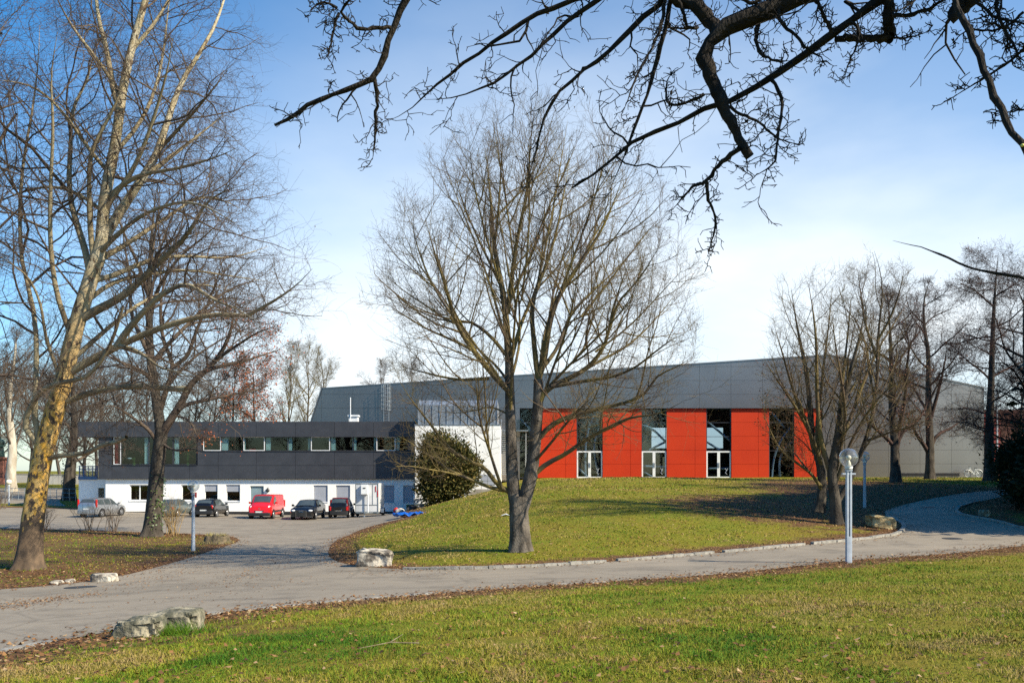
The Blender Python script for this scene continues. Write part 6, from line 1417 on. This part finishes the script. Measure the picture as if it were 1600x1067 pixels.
l4 = grow(r, l3, 2, .3, 1, 60, 20, .3, .2, .008, .4, nseg=2, wander=.3, up=.02, rk=.05, rmin=.0029, keep=.7); cm.add(l4[0], l4[1], 4)
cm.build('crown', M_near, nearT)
# pruning cut on the nearest branch
q = P(1595, 229, 3.70*NS); cutb = MB(); cutb.ball(q+Vector((0,-.008,0)), .005, .004, 12, 6); cutb.build('pruning_cut', pmat('fresh_wood', (.75,.70,.20), None, 20, .7), nearT, 60)

# ---------------------------------------------------------------- evergreens and shrubs
M_yew = pmat('yew_needles', (.032,.042,.010), (.11,.10,.025), 2.2, .7, spec=.2)
M_yewb = pmat('brown_needles', (.17,.12,.03), (.10,.08,.025), 2.2, .8, spec=.2)
M_spr = pmat('spruce_needles', (.012,.022,.010), (.025,.035,.016), 1.5, .7, spec=.2)
def evergreen(name, g, label, cat, rx, rz, n, seed, m, leaf=.22, cone=False, group=None, m2=None, ry=None, clump=240, z0=.25):
    r = np.random.default_rng(seed); t = thing(name, g, label, cat, group); ry = ry or rx
    tm = Acc(); A = np.array([[g.x,g.y,g.z-.2,rx*.09+.05],[g.x+.1,g.y,g.z+rz*.7,rx*.05+.03],[g.x,g.y+.1,g.z+rz*1.7,.03]]); trunk_mesh(tm, resample(chaikin(A,2),NL), 12, .3, r); tm.build('trunk', M_barkd, t, 60)
    # clumps spread through the crown
    k = clump; u = nrm(r.normal(0,1,(k,3))); rad = r.uniform(.25,1,(k,1))**.4*r.uniform(.86,1.2,(k,1))
    if cone: hh = r.random(k)**1.4; w = (1-hh)*(.75+.35*r.random(k)); a = r.uniform(0,6.28,k); q = w**1*r.uniform(.35,1,k)**.5; C = np.stack([g.x+rx*q*np.cos(a), g.y+ry*q*np.sin(a), g.z+z0*rz+hh*2*rz*.97],1); cs = (.10*rx+.10)*np.ones(k); od = nrm(np.stack([np.cos(a),np.sin(a),-.25+0*a],1))
    else:
        lump = .96+.16*np.sin(u[:,0]*4+seed)+.12*np.sin(u[:,1]*5+u[:,2]*4)+.08*np.sin(u[:,2]*9); C = np.array([g.x,g.y,g.z+rz*(1+z0*.4)])+u*rad*lump[:,None]*np.array([rx,ry,rz]); cs = .16*rx*r.uniform(.7,1.4,k); od = nrm(u+np.array([0,0,.45]))
    per = n//k; c = (C[:,None]+r.normal(0,1,(k,per,3))*cs[:,None,None]).reshape(-1,3); o = np.repeat(od, per, 0)
    d = nrm(o+r.normal(0,.55,c.shape)); s = nrm(np.cross(d, r.normal(0,1,c.shape))); L = leaf*r.uniform(.6,1.4,(len(c),1)); W = L*.16
    c[:,2] = np.maximum(c[:,2], g.z+.15)
    V = np.stack([c-s*W, c+d*L*.55-s*W*1.2, c+d*L, c+d*L*.5+s*W*1.2],1)
    side_ = r.random(len(c)) < (.32 if m2 else 0)
    for nm, sel, mm in (('foliage', ~side_, m), ('brown_foliage', side_, m2)):
        if mm is None: continue
        v = V[sel].reshape(-1,3); np_mesh(nm, v, np.arange(len(v)).reshape(-1,4), mm, t)
    return t
D_ = 71.0; g = at(697, 790, D_); zt = Zp(672, D_); zb = Zp(792, D_); g.z = zb
evergreen('evergreen_bush', g, 'big rounded dark green yew bush in front of the white block', 'bush', 2.0, (zt-zb)*.375, 52000, 3, M_yew, .25, m2=M_yewb, ry=1.9, clump=420, z0=.62)
evergreen('evergreen_thicket', at(1612,770,43), 'black-green evergreen thicket at the right edge beside the hill road', 'bush', 1.35, 1.9, 16000, 5, M_spr, .2, clump=160, z0=0)
evergreen('evergreen_thicket', at(1650,770,41), 'second dark evergreen thicket, outside the right edge', 'bush', 1.7, 2.0, 9000, 6, M_spr, .25, clump=120, z0=0)
for i, (x, y, rr, hh) in enumerate(((28.2,35.3,3.5,15.5),(33,38.5,4.0,17),(30.8,42.5,3.6,12),(36.5,44,4.0,13.5),(35,49.5,3.8,10.5),(42,50,4.2,13),(40,55.5,4.0,11),(46,61,4.4,12))):
    evergreen('evergreen_tree', Vector((x,y,h1(x,y))), 'tall dense dark evergreen right of the view, shading the hill road', 'tree', rr, hh*.46, 16000, 100+i, M_spr, .6, False, 'evergreens right of the view', clump=420, z0=.3)
# leafless shrubs on the left lawn edge
M_cane = pmat('dry_canes', (.36,.25,.10), (.22,.15,.07), 3, .8)
M_cane2 = pmat('grey_canes', (.17,.12,.08), (.10,.075,.05), 3, .8)
def shrub(px, py, w, h_, n, label, m, seed, D=None):
    g = root(px, py, D); r = np.random.default_rng(seed); t = thing('leafless_shrub', g, label, 'shrub', 'leafless shrubs on the left lawn'); b = np.array(g)[None]+np.c_[r.normal(0,.22,(n,2)), np.zeros(n)]
    d = nrm(np.c_[r.normal(0,w,(n,2)), np.ones(n)]); L = h_*r.uniform(.6,1.15,n); pts = np.empty((n,9,3)); pts[:,0] = b; p = b.copy()
    for s in range(8): d = nrm(d+r.normal(0,.09,(n,3))+np.array([0,0,-.02])); p = p+d*(L/8)[:,None]; pts[:,s+1] = p
    rr = np.linspace(.020,.007,9)[None]*r.uniform(.7,1.3,(n,1)); a = Acc(); a.add(pts, rr, 5); a.build('canes', m, t)
    a = Acc(); q = grow(r, (pts, rr, L), 5, .3, 1, 32, 10, .35, .4, .1, nseg=4, wander=.1, up=.04, rk=.01, rmin=.006); a.add(q[0], q[1], 3); q2 = grow(r, q, 3, .3, 1, 35, 10, .5, .4, .05, nseg=3, rk=.01, rmin=.005); a.add(q2[0], q2[1], 3); a.build('twigs', m, t)
shrub(269, 835, .24, 2.0, 26, 'straw-yellow leafless canes between the ivy trunk and the left globe lamp', M_cane, 1)
shrub(138, 829, .20, 1.7, 13, 'grey-brown leafless shrub before the rear of the silver estate', M_cane2, 2)
shrub(176, 830, .22, 1.6, 13, 'brownish leafless shrub before the front of the silver estate', M_cane2, 3)
shrub(68, 826, .30, 1.7, 18, 'low leafless shrub just right of the plane tree trunk', M_cane2, 4)
shrub(2, 812, .22, 2.0, 24, 'grey-brown leafless shrub at the left edge near the far path', M_cane2, 5, 78)
# ---------------------------------------------------------------- grass, leaves
r = np.random.default_rng(77)
def attr_mat(name, ramp, rough=.8, spec=.2, sub=0):
    m = bpy.data.materials.new(name); m.use_nodes = True; n = m.node_tree; b = n.nodes['Principled BSDF']; b.inputs['Roughness'].default_value = rough; b.inputs['Specular IOR Level'].default_value = spec
    a = n.nodes.new('ShaderNodeAttribute'); a.attribute_name = 'tint'; q = n.nodes.new('ShaderNodeValToRGB'); e = q.color_ramp.elements
    while len(e) < len(ramp): e.new(.5)
    for s, (p, c) in zip(e, ramp): s.position = p; s.color = (*c, 1)
    n.links.new(a.outputs['Fac'], q.inputs[0]); n.links.new(q.outputs[0], b.inputs['Base Color']); return m
M_blade = attr_mat('grass_blades', [(0,(.036,.105,.005)),(.35,(.11,.185,.009)),(.6,(.20,.205,.015)),(.8,(.25,.19,.03)),(1,(.29,.21,.08))])
M_leaf = attr_mat('fallen_leaf_colours', [(0,(.05,.026,.015)),(.4,(.13,.065,.028)),(.75,(.25,.125,.045)),(1,(.38,.26,.14))])
def vnoise(x, y, s, seed):
    q = np.random.default_rng(seed); g = q.random((64,64)); u = (x/s)%64; v = (y/s)%64; i = u.astype(int); j = v.astype(int); fu = u-i; fv = v-j; fu = fu*fu*(3-2*fu); fv = fv*fv*(3-2*fv)
    return (g[i%64,j%64]*(1-fu)+g[(i+1)%64,j%64]*fu)*(1-fv)+(g[i%64,(j+1)%64]*(1-fu)+g[(i+1)%64,(j+1)%64]*fu)*fv
def scatter(n, D0, D1, px0, px1, pw):
    D = D0*(D1/D0)**(r.random(n)**pw); x = (r.uniform(px0, px1, n)-800)*D/F; return x, D
def grassy(name, n, D0, D1, px0, px1, hgt, wid, label, lean=.5, pw=1., cond=None, tshift=0):
    x, y = scatter(n, D0, D1, px0, px1, pw); k = ~inpoly(x, y, ASPH)
    if cond is not None: k &= cond(x, y)
    x, y = x[k], y[k]; d = polydist(x, y, ASPH); k = r.random(len(x)) < np.clip(.06+d/2.4, 0, 1)*np.interp(np.hypot((x+6.5)/4.5, (y-12.5)/3.2), [0,1], [.35,1])
    litk = np.interp(np.hypot(x-X(1330,40), y-43), [0,9,12], [.25,.55,1])*np.interp(np.hypot((x-X(1480,48))/10, (y-53)/15), [0,.8,1.1], [.2,.4,1]); k &= r.random(len(x)) < litk
    x, y, d = x[k], y[k], d[k]; n = len(x)
    big = vnoise(x, y, 1.1, 1)*.6+vnoise(x, y, .35, 2)*.4; k = r.random(n) < np.clip(-.15+1.9*big, .05, 1); x, y, d, big = x[k], y[k], d[k], big[k]; n = len(x)
    z = H(x, y); sc = (.55+.9*vnoise(x, y, .5, 3))*r.uniform(.5,1.35,n)*np.clip(.45+d/1.0, .45, 1); h_ = hgt*sc*np.interp(y, [7,20,60], [1,1.15,1.5]); w = wid*r.uniform(.7,1.3,n)*np.interp(y, [7,20,40,70], [1,1.7,2.6,4])
    a = r.uniform(0,6.28,n); b = r.uniform(0,6.28,n); ln = lean*r.uniform(.2,1.6,n)
    c = np.stack([x,y,z-.01],1); s = np.stack([np.cos(a),np.sin(a),0*a],1)*w[:,None]/2; t1 = np.stack([np.cos(b)*ln*.3*h_, np.sin(b)*ln*.3*h_, h_*.6],1); t2 = np.stack([np.cos(b)*ln*h_, np.sin(b)*ln*h_, h_*np.clip(1-.25*ln,.3,1)],1)
    V = np.stack([c-s, c+s, c+t1+s*.8, c+t2, c+t1-s*.8],1).reshape(-1,3)
    i = np.arange(n)[:,None]*5; Fq = np.concatenate([i+np.array([[0,1,2,4]]), ],0); 
    T3 = i+np.array([[4,2,3]]); Fa = np.concatenate([np.concatenate([i+np.array([[0,1,2]]), i+np.array([[0,2,4]]), T3],0)],0)
    tint = np.clip(r.normal(.43,.20,n)+(.5-vnoise(x,y,2.3,5))*1.15+(.5-vnoise(x,y,.45,6))*.75+tshift+.3*np.exp(-d/.9), 0, 1)
    o = np_mesh(name, V, Fa, M_blade, attr={'tint': np.repeat(tint,5)}); return tag(o, label, 'grass', kind='stuff')
near_y = lambda x: np.interp(x, near_xy[:,0], near_xy[:,1])
isnear = lambda x, y: (y < near_y(x)+.2)
grassy('near_grass', 330000, 6.2, 34, -140, 1760, .056, .0060, 'short patchy green and straw grass of the near lawn', 1.15, 1.0, isnear)
grassy('hill_grass', 130000, 25, 86, 480, 1560, .05, .012, 'short olive grass of the hill lawn', .9, .8, lambda x, y: ~isnear(x,y) & (x > -13) & (y < 86.5), .37)
grassy('left_lawn_grass', 22000, 23, 60, -120, 400, .05, .012, 'short worn grass of the left lawn under the plane tree', .9, .9, lambda x, y: inpoly(x, y, np.vstack([lawn_xy, [[-60,20],[-60,62]]])), .02)
def leaves(name, x, y, size, label, lift=.012, road=False):
    n = len(x); z = H(x, y)+lift+r.random(n)*.015; a = r.uniform(0,6.28,n); s = size*r.uniform(.55,1.3,n)
    u = np.stack([np.cos(a),np.sin(a),r.normal(0,.25,n)],1)*s[:,None]/2; v = np.stack([-np.sin(a),np.cos(a),r.normal(0,.3,n)],1)*s[:,None]*.36; c = np.stack([x,y,z],1); up = np.array([0,0,1.])*s[:,None]*r.uniform(.02,.28,(n,1))
    V = np.stack([c-u+up, c-v-u*.1, c+u+up*.6, c+v+u*.1],1).reshape(-1,3); V[:,2] = np.maximum(V[:,2], np.repeat(z,4)-.004)
    o = np_mesh(name, V, np.arange(4*n).reshape(-1,4), M_leaf, attr={'tint': np.repeat(np.clip(r.normal(.5,.27,n),0,1),4)}); return tag(o, label, 'leaves', kind='stuff')
xs, ys = [], []
# along every road edge
for L, n, w in ((near_xy,8000,.9),(hill_xy,5200,.6),(right_xy,1200,.6),(lawn_xy,3800,.7)):
    q = resample(L, 4000); k = r.integers(0, 3999, n); d = q[k+1]-q[k]; d /= np.linalg.norm(d,axis=1,keepdims=True)+1e-9; o = np.abs(r.normal(0,w,n))*np.where(r.random(n) < .8, -1, .6)
    p = q[k]+np.stack([d[:,1],-d[:,0]],1)*(-o)[:,None]
    xs.append(p[:,0]); ys.append(p[:,1])
x = np.concatenate(xs); y = np.concatenate(ys); k = (y > 6) & (y < 80); leaves('edge_leaves', x[k], y[k], .075, 'brown fallen leaves gathered along the road edges', .016)
x, y = scatter(2800, 6.5, 34, -60, 1680, 1); k = isnear(x, y-.2); leaves('lawn_leaves', x[k], y[k], .058, 'scattered brown leaves on the near lawn', .03)
x, y = scatter(9000, 25, 84, 500, 1580, .8); k = ~inpoly(x,y,ASPH) & ~isnear(x,y) & (x > -12) & (y < 86); leaves('hill_leaves', x[k], y[k], .085, 'pale brown leaves scattered over the hill lawn', .03)
x = np.r_[r.normal(X(1330,40),5,4500), r.normal(X(1480,48),6,4500)]; y = np.r_[r.normal(43,4.5,4500), r.normal(53,6,4500)]; k = ~inpoly(x,y,ASPH) & (y > 30); leaves('litter_under_trees', x[k], y[k], .085, 'thick brown leaf litter under the trees by the hill road', .02)
x = r.normal(X(230,49),4.5,3600); y = 50.5+r.normal(0,1.0,3600); k = ~inpoly(x,y,ASPH); x2 = r.normal(X(110,30),5,2200); y2 = r.normal(29,2.5,2200); k2 = ~inpoly(x2,y2,ASPH) & (y2 > 20)
leaves('left_lawn_leaves', np.r_[x[k],x2[k2]], np.r_[y[k],y2[k2]], .09, 'rusty leaves under the shrubs and on the left lawn', .025)
rx, ry = [], []
for a, b, n, w in (((-60,958),(130,930),800,.5),((150,925),(330,880),350,.6),((330,918),(440,872),500,.5),((250,945),(440,905),180,.9),((540,895),(700,897),160,.5),((400,880),(520,850),200,1.2),((380,850),(600,830),160,1.5)):
    p, q = G(*a), G(*b); t = r.random(n); rx.append(p.x+(q.x-p.x)*t+r.normal(0,w,n)); ry.append(p.y+(q.y-p.y)*t+r.normal(0,w,n))
x, y = scatter(350, 12, 75, -60, 1500, .9); rx.append(x); ry.append(y); x = np.concatenate(rx); y = np.concatenate(ry); k = inpoly(x,y,ASPH); leaves('road_leaves', x[k], y[k], .05, 'drifts of orange-brown leaf fragments on the asphalt', .018)
# a tuft of long grass on the boulder pair
g = G(268, 990); n = 900; x = g.x+r.normal(0,.32,n); y = g.y-.12+r.normal(0,.10,n); z = H(x,y); h_ = .17*r.uniform(.5,1.3,n); b = r.uniform(0,6.28,n); c = np.stack([x,y,z],1); s = np.stack([np.cos(b),np.sin(b),0*b],1)*.004; t2 = np.stack([np.cos(b)*.5*h_,np.sin(b)*.5*h_,h_],1)
V = np.stack([c-s,c+s,c+t2],1).reshape(-1,3); tag(np_mesh('grass_tuft', V, np.arange(3*n).reshape(-1,3), M_blade, attr={'tint': np.repeat(np.clip(r.normal(.12,.1,n),0,1),3)}), 'long fresh green grass against the mossy boulder pair', 'grass', kind='stuff')
